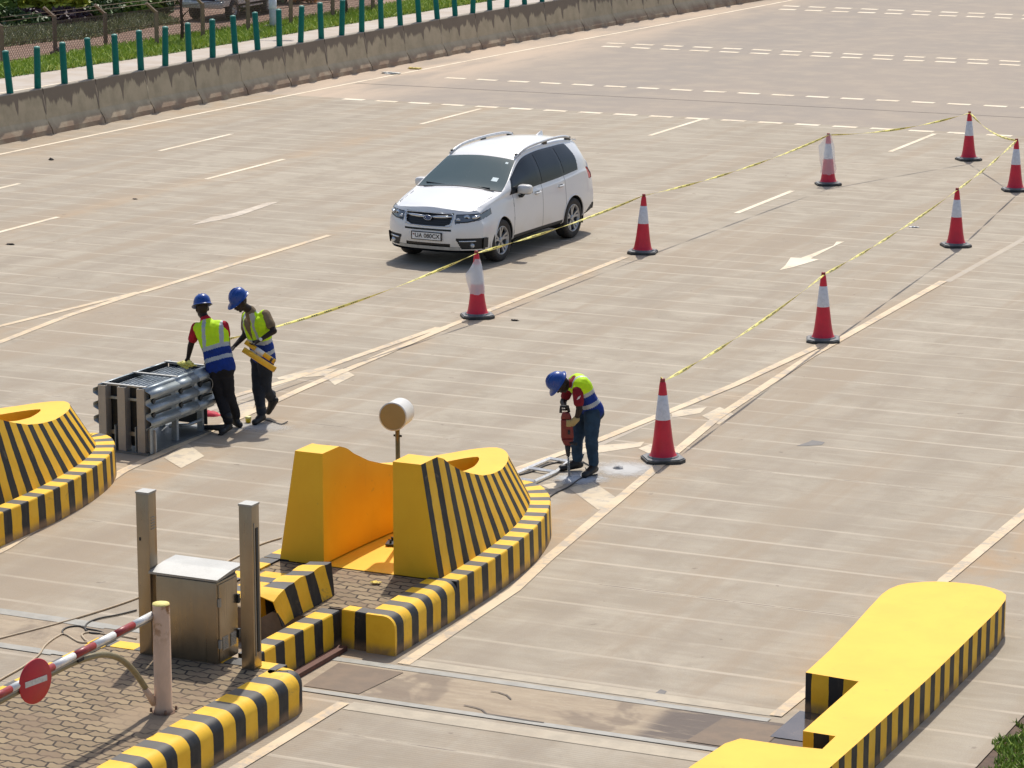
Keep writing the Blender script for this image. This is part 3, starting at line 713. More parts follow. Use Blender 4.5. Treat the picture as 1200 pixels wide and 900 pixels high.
film('plastic_bag', cones[7], [(.112, .36), (.104, .45), (.098, .55), (.085, .65), (.073, .75), (.055, .86), (.04, .885)], (0, 0), M_FILM, 'torn white plastic bag wrapped round and hanging off the cone before the car', .035,
     bulge=lambda a, z: .085*max(0, math.cos(a-R(205)))**4*math.exp(-((z-.62)/.11)**2))
film('plastic_bag', cones[5], [(.15, .22), (.14, .32), (.125, .45), (.11, .60), (.095, .74), (.06, .86), (.03, .96)], (0, 0), M_CLEAR, 'thin clear plastic film puffed out on the left of a far cone', .025,
     bulge=lambda a, z: .09*max(0, math.cos(a-R(200)))**2*math.exp(-((z-.68)/.2)**2))
# caution tape: one ribbon knotted from cone to cone
t = NT('caution_tape'); u, v, _ = t.sep(t.uv())
blk = t.math('MULTIPLY', t.math('LESS_THAN', t.math('FRACT', t.math('DIVIDE', u, .34)), .52), t.math('LESS_THAN', t.math('ABSOLUTE', t.math('SUBTRACT', v, .5)), .22))
lett = t.math('GREATER_THAN', t.math('FRACT', t.math('MULTIPLY', u, 19)), .25)
t.color(t.mix(t.math('MULTIPLY', blk, lett), (.86, .74, .16), (.06, .055, .03))); t.rough(.35); M_TAPE = t.m
def tape_pts(a, b, sag, n=60):
    return [a.lerp(b, i/n)-Vector((0, 0, sag*4*(i/n)*(1-i/n))) for i in range(n)]
tips = [c+Vector((0, 0, .955)) for c in cones]
box_end = G3(239, 428, .84)
start = [box_end, GD(243, 410, 36.9), GD(258, 399.8, 37.2)]
P = start+[]
P += [start[-1].lerp(tips[7], i/60)-Vector((0, 0, .10*4*(i/60)*(1-i/60))) for i in range(1, 60)]
seq = [(7, 6, .05), (6, 5, .10), (5, 4, .10), (4, 3, .12), (3, 2, .04), (2, 1, .06), (1, 0, .07)]
for a, b_, sg_ in seq: P += tape_pts(tips[a], tips[b_], sg_)
P.append(tips[0]+Vector((-.0, 0, .0))); P += [tips[0]+Vector((-.03, -.01, .05)), tips[0]+Vector((-.045, -.01, -.07))]
b = MB(); vs = []; L = 0; uvs = []; S = [0]
for i in range(1, len(P)): S.append(S[-1]+(P[i]-P[i-1]).length)
for i, p in enumerate(P):
    d = (P[min(i+1, len(P)-1)]-P[max(i-1, 0)]).normalized(); side = d.cross(Vector((0, 0, 1))).normalized(); up = side.cross(d)
    nr = min((p-q).length for q in tips); w = .019 if nr > .25 else .009+.010*nr/.25
    if i < 3: w = .02
    tw = S[i]*1.55+1.2*math.sin(S[i]*.7)
    ax = up*math.cos(tw*.9)*.8+side*math.sin(tw*.9); ax = ax.normalized() if ax.length > .1 else up
    vs += [p+ax*w, p-ax*w]
fs = [(2*i, 2*i+1, 2*i+3, 2*i+2) for i in range(len(P)-1)]; uv = [((S[i], 1), (S[i], 0), (S[i+1], 0), (S[i+1], 1)) for i in range(len(P)-1)]
b.add(vs, fs, 0, uv, smooth=True); o = b.build('caution_tape', M_TAPE); tag(o, 'twisted yellow and black caution tape strung between all the cones', 'barrier tape')
md = o.modifiers.new('s', 'SOLIDIFY'); md.thickness = .0015; bake(o)

# ================================================================== CRASH CUSHION (steel box with corrugated rails)
cc = empty('crash_cushion', (-18.70, 29.50, 0), R(-1.0)); tag(cc, 'galvanised steel crash cushion with corrugated rail sides and open perforated top', 'crash cushion')
# local: x 0 .. .0 is centre; front face y=0, back y=1.5 ; half width .33
W, LN, ZT = .30, 1.50, .80
b = MB(); b.box((0.02, LN/2, .012), (2*W+.10, LN+.1, .024)); b.build('base_plate', plain('weathered_plate', (.17, .18, .18), .5, .4, .2, 8), cc)
M_POSTF = plain('primer_grey_post', (.36, .335, .30), .5, .3, .08, 8)
for x in (-W+.03, 0.0, W-.03):
    b = MB(); b.box((x, -.012, .025+.385), (.105, .012, .77)); b.box((x-.048, .045, .41), (.009, .11, .77)); b.box((x+.048, .045, .41), (.009, .11, .77))
    b.build('post', M_POSTF, cc)
for x in (-.16, .125, .33):
    b = MB(); b.add([(x+.06, .12, .02), (x+.06, -.02, .02), (x+.06, -.02, .33), (x+.06, .05, .33), (x+.06, .12, .24), (x+.068, .12, .02), (x+.068, -.02, .02), (x+.068, -.02, .33), (x+.068, .05, .33), (x+.068, .12, .24)],
            [(0, 1, 2, 3, 4), (9, 8, 7, 6, 5), (0, 5, 6, 1), (1, 6, 7, 2), (2, 7, 8, 3), (3, 8, 9, 4), (4, 9, 5, 0)]); b.build('gusset', M_GALV, cc)
b = MB(); b.box((W+.06, .055, .16), (.13, .012, .28)); b.build('side_gusset', M_POSTF, cc)
for x0, x1, z in ((-W, 0, .64), (0, W, .64), (-W, 0, .22), (0, W, .22)):
    b = MB(); b.box(((x0+x1)/2, .075, z), (x1-x0-.10, .02, .03 if z > .5 else .05)); b.build('tie_bar', M_GALV if z > .5 else M_STEELT, cc)
def rail(x, side, y0, y1, z0, z1, nm):
    prof = []
    for k in range(37):
        u = k/36; zz_ = z0+(z1-z0)*u; ph = (u*3) % 1
        h = max(0, min(1, .5-.85*math.cos(2*math.pi*ph))); prof.append((x+side*(.012+.075*h), zz_))
    prof = [(x-side*.03, z0)]+prof+[(x-side*.03, z1+.004)]
    n = len(prof); vs = [(px_, y, pz) for y in (y0, y1) for px_, pz in prof]
    fs = [(i, n+i, n+i+1, i+1) if side > 0 else (i, i+1, n+i+1, n+i) for i in range(n-1)]
    b = MB(); b.add(vs, fs, smooth=True); o = b.build(nm, M_GALV, cc, sharp=50); md = o.modifiers.new('s', 'SOLIDIFY'); md.thickness = .006; md.offset = 0; bake(o); return o
M_SLOT = M_DARKM
for side in (1, -1):
    x = side*(W+.012)
    for (a_, c_, dx) in ((.0, .66, .006), (.62, 1.10, .0), (1.06, 1.56, -.006)):
        r_ = rail(x+side*dx, side, a_, c_, .29, ZT, 'rail_panel')
        if side > 0:
            for zz_ in (.46, .63):
                b = MB(); b.box((x+.022, (a_+c_)/2+.02, zz_), (.012, (c_-a_)*.62, .016)); b.build('slot', M_SLOT, r_)
                b = MB(); b.box((x+.034, a_+.14, zz_), (.03, .05, .05), rot=Matrix.Rotation(.5, 3, 'X')); b.build('bracket', M_DARKM, r_)
for y in (.06, .74, 1.46):
    b = MB(); b.box((0, y, ZT+.003), (2*W+.02, .045, .022)); b.build('cross_bar', M_STEELT, cc)
for side in (1, -1):
    b = MB(); b.box((side*(W-.015), LN/2, .55), (.012, LN-.05, .48)); b.build('inner_plate', M_DARKM, cc)
for y_ in (LN-.02, .13):
    b = MB(); b.box((0, y_, .42), (2*W-.07, .012, .72)); b.build('end_plate', M_DARKM, cc)
gb = MB(); gb.box((0, LN/2+.04, .745), (2*W-.06, LN-.24, .006)); gr_ = gb.build('perforated_tray', plain('tray_steel', (.055, .075, .085), .35, .6), cc)
b = MB(); r2 = random.Random(3)
for i in range(26):
    for j in range(9):
        y = .16+i*.052+(j % 2)*.02
        if abs(y-.74) < .05: continue
        b.box((-.24+j*.06, y, .7515), (.030, .016, .006), r2.uniform(.2, .5))
sb = b.build('stud', plain('stud_zinc', (.60, .63, .66), .3, .4), gr_); tag(sb, kind='stuff')
for y in (.72, 1.3):
    b = MB(); b.box((W-.02, y, .16), (.07, .05, .27)); b.build('leg', M_GALV, cc); b = MB(); b.box((-W+.02, y, .16), (.07, .05, .27)); b.build('leg', M_GALV, cc)
b = MB(); b.tube([(W-.25, .95, .13), (W+.02, .95, .17), (W+.06, 1.2, .19)], .02, 8); b.build('lower_bar', M_GALV, cc)
b = MB(); b.tube(smooth_pts([(W+.10, 1.30, .70), (W+.13, 1.34, .66), (W+.125, 1.36, .58), (W+.10, 1.33, .52), (W+.08, 1.30, .50)], 5), .006, 6); b.build('wire_loop', M_STEELT, cc)
# small things near the crash cushion
def lump(name, c, r, mat, label, cat, sq=(1, 1, .6), amp=.3, sc=9, n=14):
    b = MB(); vs = []
    for i in range(n+1):
        th = math.pi*i/n
        for j in range(2*n):
            ph = math.pi*j/n; v = Vector((math.sin(th)*math.cos(ph), math.sin(th)*math.sin(ph), math.cos(th)))
            rr = r*(1+amp*mnoise.noise(v*2.2+Vector((sc, r*50, 0)))); q = Vector(c)+Vector((v.x*rr*sq[0], v.y*rr*sq[1], v.z*rr*sq[2])); vs.append(q)
    b.add(vs, [(i*2*n+j, (i+1)*2*n+j, (i+1)*2*n+(j+1) % (2*n), i*2*n+(j+1) % (2*n)) for i in range(n) for j in range(2*n)], smooth=True)
    return tag(b.build(name, mat), label, cat)
M_REDC = plain('red_cloth', (.55, .02, .05), .7, 0, .25, 12)
lump('tool_bag', GD(240, 487.5, 36.65), .14, M_REDC, 'crumpled red tool bag lying behind the foot of the crash cushion', 'bag', (1.6, .8, .55))
M_TP = plain('tape_bundle_yellow', (.62, .56, .12), .5, 0, .5, 30)
ln = lump('tape_bundle', GD(218, 427, 35.55), .07, M_TP, 'loose crumpled bundle of yellow tape on the crash cushion under a hand', 'tape', (1.35, .9, .5), 1.0, 4, 16)
# breaker tool lying on the ground
bt = empty('hammer_drill', (0, 0, 0)); tag(bt, 'black cordless drill with yellow-green tips lying on the ground at the boots', 'power tool')
a_ = GD(236, 500.5, 35.75); c_ = GD(262, 501.5, 35.55)
b = MB(); b.tube([a_, a_.lerp(c_, .25), a_.lerp(c_, .5), c_], [.024, .03, .032, .045], 14); b.build('housing', M_BLACK, bt)
b = MB(); b.tube([a_+(a_-c_)*.07, a_], [.018, .024], 14); b.build('nose', plain('lime_plastic', (.45, .55, .06), .5), bt)
b = MB(); b.tube([c_, c_+Vector((-.01, -.03, -.06)), c_+Vector((-.02, -.05, -.09))], [.03, .028, .034], 12); b.build('grip', M_BLACK, bt)
cp = empty('cup', G3(291, 495.5, 0)); tag(cp, 'small yellow plastic pot standing on the floor between the two workers', 'pot')
b = MB(); b.lathe([(0, 0), (.032, 0), (.036, .055), (.036, .06)], n=20); b.build('pot', plain('yellow_plastic', (.80, .62, .03), .4), cp)
b = MB(); b.lathe([(.040, .058), (.040, .078), (.034, .082), (0, .084)], n=20); b.build('lid', plain('pale_yellow_lid', (.86, .78, .3), .4), cp)
cable('cable', [G3(300, 493, .01), G3(312, 492, .01), G3(322, 495, .01), G3(330, 497, .01), G3(337, 494, .02)], .008, M_CABD, 'short tan cable on the floor beside the walking worker boot')
# welded frame, dust heaps, leads around the drilling worker
mf = MB(); zf = .035
q = [(644, 537.3), (664.7, 540.6), (650.7, 553), (618.7, 548.4)]
pts_ = {k: G3(*v_, zf) for k, v_ in dict(a=(644, 537.3), b=(666, 540.6), c=(650.7, 553), d=(618.7, 548.4)).items()}
e_ = pts_['d']+(pts_['d']-pts_['a'])*.95; f_ = pts_['c']+(pts_['d']-pts_['a'])*.95
frm = empty('metal_frame', (0, 0, 0)); tag(frm, 'white welded tube frame with a cross bar lying flat beside the striped kerb', 'metal frame')
for k_, l_ in ((('a', 'b')), (('b', 'c')), (('a', 'd')), (('d', 'c'))):
    b = MB(); b.tube([pts_[k_], pts_[l_]], .021, 4, smooth=False); b.build('bar', plain('white_tube', (.88, .88, .86), .4), frm)
for k_, l_ in ((pts_['d'], e_), (pts_['c'], f_), (e_, f_)):
    b = MB(); b.tube([k_, l_], .021, 4, smooth=False); b.build('bar', plain('white_tube', (.88, .88, .86), .4), frm)
def dust(name, c, rx, ry, label, colr=(.62, .61, .59), a=.85):
    t = NT(name+'_mat'); o = t.objc(); d = t.node('ShaderNodeVectorMath', operation='LENGTH'); t.l.new(t.scale(o, (1/rx, 1/ry, 1)), d.inputs[0])
    n = t.noise(o, 7, 6, .7, .3); k = t.math('ADD', d.outputs['Value'], t.math('MULTIPLY', t.math('SUBTRACT', n, .5), .9))
    t.color(colr); t.rough(.95); t.l.new(t.math('MULTIPLY', t.smooth(k, .15, .95, a, 0), t.smooth(d.outputs['Value'], .8, 1.0, 1, 0)), t.b.inputs['Alpha'])
    b = MB(); b.add([(rx*math.cos(i*math.pi/12), ry*math.sin(i*math.pi/12), 0) for i in range(24)], [list(range(24))])
    o = b.build(name, t.m, loc=(c[0], c[1], .0075)); tag(o, kind='stuff'); o['label'] = label; return o
dust('concrete_dust', G(733, 550), .55, .55, 'pale concrete dust spread on the floor left of the nearest cone')
dust('concrete_dust', G(681, 561), .42, .42, 'pale concrete dust around the drill bit and boots', (.60, .62, .64))
dust('concrete_dust', G(300, 500), .7, .4, 'pale dust under the walking worker', (.60, .60, .59), .5)
lump('dust_heap', G3(724.5, 549.5, .0), .055, plain('dust_grey', (.42, .41, .40), .95, 0, .15, 30), 'small grey heap of drilled dust left of the nearest cone', 'dust heap', (1.1, 1.1, .75), .3)
lump('dust_heap', G3(676, 559, .0), .045, plain('dust_pale', (.50, .52, .54), .95), 'small pale heap of dust around the drill bit', 'dust heap', (1.5, 1.2, .35), .3)
cable('cable', [G3(700, 556, .01), G3(682, 560, .01), G3(665, 571, .01), G3(652, 577, .01), G3(640, 585, .01)], .009, M_CABD, 'dark power lead running from the boot towards the striped kerb')
cable('cable', [GD(684, 532, 34.35), GD(682, 541, 34.3), G3(688, 551, .01), G3(694, 553, .01), G3(697, 549, .01), G3(689, 544.5, .012), G3(683, 541, .012)], .008, M_BLACK, 'black drill lead looping between the drilling worker boots')
cable('cable', [G3(606, 557, .01), G3(625, 552, .01), G3(640, 545, .01), G3(655, 541.5, .01), G3(672, 540, .01)], .009, M_CABD, 'dark lead trailing through the white frame on the floor')
# litter
def scrap(px, py, r, mat, label, sq=(1.4, .8, .25)): lump('litter', G3(px, py, .01), r, mat, label, 'litter', sq, 1.0, px)
M_LIT = plain('dark_litter', (.03, .025, .02), .8)
scrap(60, 187, .05, M_LIT, 'dark scrap on the empty lane near the concrete barrier', (1, .8, .5)); scrap(12, 286, .045, M_LIT, 'dark scrap at the far left of the empty lanes'); scrap(158, 233, .03, M_LIT, 'tiny dark scrap between two lane dashes')
scrap(603, 375, .035, M_LIT, 'dark scrap right of the bag-wrapped cone'); scrap(1071, 266, .05, plain('white_litter', (.75, .75, .73), .6), 'small white paper scrap left of the middle right cone', (1.5, .6, .2))
scrap(458, 86, .16, plain('pale_litter', (.7, .68, .62), .7), 'pale wrapper lying at the foot of the barrier'); scrap(486, 80.5, .12, plain('yellow_litter', (.65, .5, .12), .7), 'yellow wrapper lying at the foot of the barrier')
M_LEAF = plain('yellow_leaf', (.75, .55, .08), .6)
lump('leaf', G3(440, 682, K+.0), .035, M_LEAF, 'yellow leaf lying on the zigzag pavers', 'leaf', (1.3, .8, .15), .9)
sheet('grey_stain', [pix([(455, 295), (500, 270), (545, 240), (570, 248), (560, 262), (585, 268), (540, 285), (500, 297)], (620, 740), 3.53), pix([(400, 428), (440, 415), (455, 408), (500, 415), (490, 425), (440, 428)], (800, 380), 3)], .003, plain('grey_patch', (.20, .185, .17), .8))
cr = []
for pl in ([(900, 285), (935, 290), (975, 303), (995, 322)], [(775, 350), (830, 362), (860, 372), (880, 390), (960, 403), (1090, 424), (1150, 432)]):
    cr += band(pix(pl, (350, 740), 4), .018)
sheet('channel_cracks', cr, .0125, M_CUT)

# ================================================================== BARRIER + GREEN POSTS
def bx_at(y):
    pts = [(40, -35.95), (52, -35.80), (58.7, -35.66), (66.5, -35.40), (76.15, -35.0), (86.6, -34.1), (95, -33.2), (110, -31.4)]
    for (a, xa), (b_, xb) in zip(pts, pts[1:]):
        if y <= b_: return xa+(xb-xa)*(y-a)/(b_-a)
    return pts[-1][1]
t = NT('stained_concrete'); p = t.pos(); x, y, z = t.sep(p)
n1 = t.noise(t.scale(p, (1, 1.2, .28)), 1.6, 6, .65, .4); n2 = t.noise(p, 2.2, 6, .65); n3 = t.noise(t.scale(p, (1, 3.2, .35)), 1.3, 5, .6)
c = t.mix(t.smooth(n2, .35, .7), (.50, .42, .29), (.39, .33, .225))
edge = t.math('ADD', z, t.math('ADD', t.math('MULTIPLY', t.math('SUBTRACT', n1, .5), .8), t.math('MULTIPLY', t.math('SUBTRACT', n3, .5), .5)))
dj = t.math('ABSOLUTE', t.math('SUBTRACT', t.math('FRACT', t.math('DIVIDE', t.math('SUBTRACT', y, 49.94), 1.01)), .5))
edge = t.math('ADD', edge, t.math('MULTIPLY', t.smooth(dj, .40, .5), t.math('MULTIPLY', t.noise(p, .7, 2), .55)))
edge = t.math('ADD', edge, t.math('MULTIPLY', t.math('SUBTRACT', t.noise(p, .33, 3), .5), .55))
c = t.mix(t.smooth(edge, .66, .74, 0, .85), c, (.175, .14, .108))
c = t.mix(t.math('MULTIPLY', t.smooth(z, .30, .12), t.smooth(n2, .3, .6, .3, .9)), c, (.30, .20, .135))
c = t.mix(t.smooth(z, .95, .965, 0, .6), c, (.40, .35, .28))
t.color(c); t.rough(.92); t.bump(n2, .3, .02); M_BAR = t.m
NJ = [(0, 0), (-.02, .09), (-.02, .10), (-.16, .33), (-.235, .96), (-.245, .975), (-.43, .975), (-.44, .96), (-.52, .33), (-.66, .0)]
y = 49.94; i = 0; SEG = 2.02; segs = []
def barrier_seg(y0, y1, lab):
    b = MB(); g = .018; n = len(NJ)
    vs = [(bx_at(yy)+o_x, yy, z_) for yy in (y0+g, (y0+y1)/2, y1-g) for o_x, z_ in NJ]
    fs = [(k*n+j, k*n+(j+1), (k+1)*n+j+1, (k+1)*n+j) for k in range(2) for j in range(n-1)]
    b.add(vs, [f[::-1] for f in fs]); o = len(b.v)
    for k in (0, 2):
        f = [k*n+j for j in range(n)]; b.f.append(f if k == 0 else f[::-1]); b.m.append(0); b.uv.append(None); b.sm.append(False)
    b.tube([(bx_at(y0)-.1, y0-.002, .0), (bx_at(y0)-.17, y0-.002, .33), (bx_at(y0)-.27, y0-.002, .93)], .03, 6)
    o = b.build('concrete_barrier', M_BAR); bpy.context.view_layer.update()
    return tag(o, lab, 'concrete barrier', 'concrete barrier units along the far side')
while y < 104:
    barrier_seg(y, y+SEG, 'stained concrete barrier unit in the long row behind the lanes'); y += SEG
M_GRN = plain('green_post', (.002, .15, .125), .45, 0, .12, 10, spec=.2, dirt=((.004, .07, .075), .6)); M_GRN2 = plain('green_post_top', (.10, .30, .24), .5)
gp0 = empty('marker_post')
b = MB(); b.tube([(0, 0, 0), (0, 0, .88)], [.074, .070], 18, cap=False); b.lathe([(.070, 0), (.070, .03)], n=16); b.build('post_body', M_GRN, gp0)
b = MB(); b.lathe([(.070, .88), (.066, .90), (.03, .915), (0, .918)], n=18); b.build('post_cap', M_GRN2, gp0)
yy = 50.9; k = 0
first = True
while yy < 92:
    o = gp0 if first else copy_tree(gp0); first = False
    o.location = (bx_at(yy)-.335, yy, .973); o.rotation_euler = (R(rnd.uniform(-1.0, 1.0)), R(-4.2+rnd.uniform(-1, 1)), rnd.uniform(0, 3))
    tag(o, 'green cylindrical marker post standing on the concrete barrier', 'marker post', 'green marker posts on the barrier'); yy += 1.015

# ================================================================== BEHIND THE BARRIER (lower service road at z = -2)
ZB = -2.0
def lowp(px, py, z=ZB): return G(px, py, z)
M_SRV = mat_paint('service_road_concrete', (.47, .41, .35), .1, (.38, .32, .26))
lineA = [lowp(-60, 120), lowp(0, 110), lowp(200, 78), lowp(400, 45), lowp(600, 12), lowp(800, -18)]
edgeG = [lowp(-60, 103), lowp(0, 93), lowp(200, 63.5), lowp(400, 30.5), lowp(560, 4), lowp(720, -20)]
grassG = [lowp(-60, 88), lowp(0, 78.5), lowp(100, 61), lowp(200, 46), lowp(300, 31), lowp(450, 8), lowp(600, -14)]
def strip(name, A_, B_, z, mat, kind='structure', n=40):
    a, _ = resample(A_, n); b_, _ = resample(B_, n)
    return sheet(name, [[a[i], a[i+1], b_[i+1], b_[i]] for i in range(n)], z, mat, kind)
nearE = [(p_[0]+4.5, p_[1]-2.5) for p_ in lineA]
strip('service_road', nearE, edgeG, ZB+.02, M_SRV)
sheet('service_road_edge_line', band([tuple(v) for v in resample(lineA, 30)[0]], .16), ZB+.026, M_LINEW)
M_GRB = plain('grass_soil', (.10, .17, .03), .95, 0, .3, 2); strip('verge', edgeG, grassG, ZB+.03, M_GRB)
t = NT('grass_blades'); oi = t.node('ShaderNodeNewGeometry').outputs['Random Per Island']
c = t.mix(oi, (.24, .36, .035), (.50, .56, .10)); t.color(c); t.rough(.6); t.b.inputs['Subsurface Weight'].default_value = 0.0; M_BLADE = t.m
t = NT('grass_blades_dark'); oi = t.node('ShaderNodeNewGeometry').outputs['Random Per Island']
c = t.mix(oi, (.12, .20, .02), (.36, .47, .08)); t.color(c); t.rough(.6); M_BLADED = t.m
def blades(name, sampler, n, h, w, mat, label):
    b = MB(); vs = []; fs = []
    r_ = random.Random(11)
    for i in range(n):
        x, y_, z_ = sampler(r_); a = r_.uniform(0, 6.28); hh = h*r_.uniform(.5, 1.4); lx, ly = r_.gauss(0, .5)*hh, r_.gauss(0, .5)*hh
        dx, dy = math.cos(a)*w, math.sin(a)*w; k = len(vs)
        vs += [(x-dx, y_-dy, z_), (x+dx, y_+dy, z_), (x+dx*.6+lx*.5, y_+dy*.6+ly*.5, z_+hh*.6), (x+lx, y_+ly, z_+hh)]
        fs += [(k, k+1, k+2), (k, k+2, k+3)]
    b.add(vs, fs); o = b.build(name, mat); tag(o, kind='stuff'); o['label'] = label; return o
ea, _ = resample(edgeG, 200); ga, _ = resample(grassG, 200)
def samp1(r_):
    i = r_.randrange(200); t_ = r_.random(); p_ = ea[i].lerp(ga[i], t_**.9*1.03-.01); q_ = ea[min(i+1, 200)]-ea[i]; p_ = p_+q_*r_.random(); return p_.x, p_.y, ZB+.02
blades('grass', samp1, 26000, .16, .03, M_BLADE, 'bright green grass verge between the service road and the fence')
# right corner: soil and weeds
gedge = [(-6.36, 24.75), (-6.33, 24.3), (-6.36, 24.0), (-6.34, 23.6), (-6.36, 23.2), (-6.34, 22.8), (-6.33, 18)]
sheet('corner_soil', [[(-6.34, 10), (-2, 10), (-2, 24.2), (-5.5, 24.6), (-6.15, 24.75), (-6.30, 24.6), (-6.34, 24.3)]], -.012, plain('dark_soil', (.13, .085, .06), .95, 0, .35, 6, bump=.6))
def samp2(r_):
    while True:
        x = r_.uniform(-6.42, -4.4); y_ = r_.uniform(21.0, 24.6)
        if x < -6.30+.08*math.sin(y_*9) or mnoise.noise(Vector((x*2.2, y_*2.2, 0))) < -.22 or x+ (y_-24.0)*-.6 < -6.52+.0: continue
        return x, y_, -.012
blades('grass', samp2, 14000, .05, .012, M_BLADED, 'low green weeds growing over the kerb edge at lower right')
# fence: posts with angled heads, and mesh
t = NT('fence_post_concrete'); nn = t.noise(t.objc(), 8, 5); t.color(t.mix(nn, (.16, .11, .08), (.30, .23, .17))); t.rough(.9); M_FP = t.m
fpx = [(3, 74), (65, 63), (124, 55), (184, 55), (238, 46), (291, 38), (341, 30.5), (390, 22), (437, 14)]
fpos = [Vector(lowp(*q_)) for q_ in fpx]
fn = empty('chain_link_fence', (fpos[0].x, fpos[0].y, ZB)); tag(fn, 'rusty chain link fence on leaning concrete posts behind the green verge', 'fence')
fdir = (fpos[-1]-fpos[0]).normalized(); fnorm = Vector((fdir.y, -fdir.x)); o3 = fn.location
for i, q_ in enumerate(fpos):
    base = Vector((q_.x, q_.y, ZB))-o3; hgt = 1.22+.06*math.sin(i*2.1)
    b = MB(); b.tube([base-Vector((0, 0, .2)), base+Vector((0, 0, hgt))], .088, 4, smooth=False)
    hd = Vector((-fdir.x*.30, -fdir.y*.30, .0))+Vector((-CY*.15, -SY*.15, 0)); b.tube([base+Vector((0, 0, hgt-.04)), base+hd+Vector((0, 0, hgt+.30))], .06, 4, smooth=False)
    b.build('fence_post', M_FP, fn)
b = MB(); LF = (fpos[-1]-fpos[0]).length; hh = 1.15; st = .085; nW = int(LF/st)
def wire(p0, p1, w=.010):
    d = (p1-p0).normalized(); nrm = Vector((fnorm.x, fnorm.y, 0)); s_ = d.cross(nrm).normalized()*w
    b.add([p0-s_, p0+s_, p1+s_, p1-s_], [(0, 1, 2, 3)])
fd3 = Vector((fdir.x, fdir.y, 0)); base0 = Vector((fpos[0].x, fpos[0].y, ZB))-o3
for i in range(-8, nW+8):
    for sgn in (1, -1):
        s0 = i*st; s1 = s0+sgn*hh*.55
        p0 = base0+fd3*s0+Vector((0, 0, .02)); p1 = base0+fd3*s1+Vector((0, 0, hh)); wire(p0, p1)
for z_ in (.05, .6, hh): wire(base0+Vector((0, 0, z_)), base0+fd3*LF+Vector((0, 0, z_)), .010)
ob = b.build('wire_mesh', plain('mesh_wire', (.14, .10, .08), .7, .1), fn)
for j, dz_ in enumerate((1.35, 1.48)):
    b = MB(); b.tube([base0+Vector((0, 0, dz_)), base0+fd3*LF+Vector((0, 0, dz_))], .008, 4); b.build('strand', plain('rusty_wire', (.30, .22, .17), .6, .3), fn)
# scrubby bank and bushes
t = NT('scrub_bank'); p = t.pos(); n1 = t.noise(p, 2.2, 7, .7, .5); n2 = t.noise(p, .6, 4)
c = t.mix(t.smooth(n1, .35, .65), (.22, .25, .09), (.40, .38, .20)); c = t.mix(t.smooth(n2, .5, .65, 0, .7), c, (.18, .12, .08)); t.color(c); t.rough(.95); t.bump(n1, 1.0, .1); M_BANK = t.m
bankA = [lowp(-80, 65), lowp(0, 55.5), lowp(60, 49), lowp(100, 46), lowp(150, 37), lowp(185, 31), lowp(215, 27)]
ba, _ = resample(bankA, 80)
dirn = Vector((-.9, .45)).normalized()
b = MB(); vs = []; nb = 14
for i, q_ in enumerate(ba):
    for j in range(nb):
        u_ = j/(nb-1); d_ = u_*5; zz_ = ZB-.05+.30*math.sin(min(1, u_*2.2)*math.pi/2)*(.75+.35*mnoise.noise(Vector((i*.12, j*.25, 0))))
        vs.append((q_.x+dirn.x*d_, q_.y+dirn.y*d_, zz_+.06*mnoise.noise(Vector((i*.6, j*.9, 2)))))
b.add(vs, [(i*nb+j, (i+1)*nb+j, (i+1)*nb+j+1, i*nb+j+1) for i in range(len(ba)-1) for j in range(nb-1)], smooth=True)
tag(b.build('grassy_bank', M_BANK), kind='structure')
def samp3(r_):
    i = r_.randrange(80); j = r_.randrange(nb-1); v_ = Vector(vs[i*nb+j]).lerp(Vector(vs[(i+1)*nb+j+1]), r_.random()); return v_.x+r_.uniform(-.1, .1), v_.y+r_.uniform(-.1, .1), v_.z
t = NT('dry_scrub'); oi = t.node('ShaderNodeNewGeometry').outputs['Random Per Island']; t.color(t.ramp(oi, [(0, (.12, .16, .05)), (.5, (.30, .32, .13)), (1, (.55, .52, .36))])); t.rough(.7)
blades('ground_cover', samp3, 16000, .20, .035, t.m, 'dry scrub covering the bank beyond the fence')
def leafmat(name, a, b_):
    t = NT(name); oi = t.node('ShaderNodeNewGeometry').outputs['Random Per Island']; t.color(t.mix(oi, a, b_)); t.rough(.5); return t.m
LM = [leafmat('yellow_green_leaves', (.30, .36, .03), (.66, .64, .08)), leafmat('dark_leaves', (.025, .05, .015), (.12, .18, .05)), leafmat('purple_leaves', (.03, .012, .02), (.10, .05, .06)), leafmat('mid_leaves', (.09, .16, .03), (.28, .38, .09)), leafmat('orange_leaves', (.35, .10, .01), (.6, .28, .03))]
M_TRK = plain('bark', (.075, .05, .04), .9, 0, .3, 12, bump=.4)
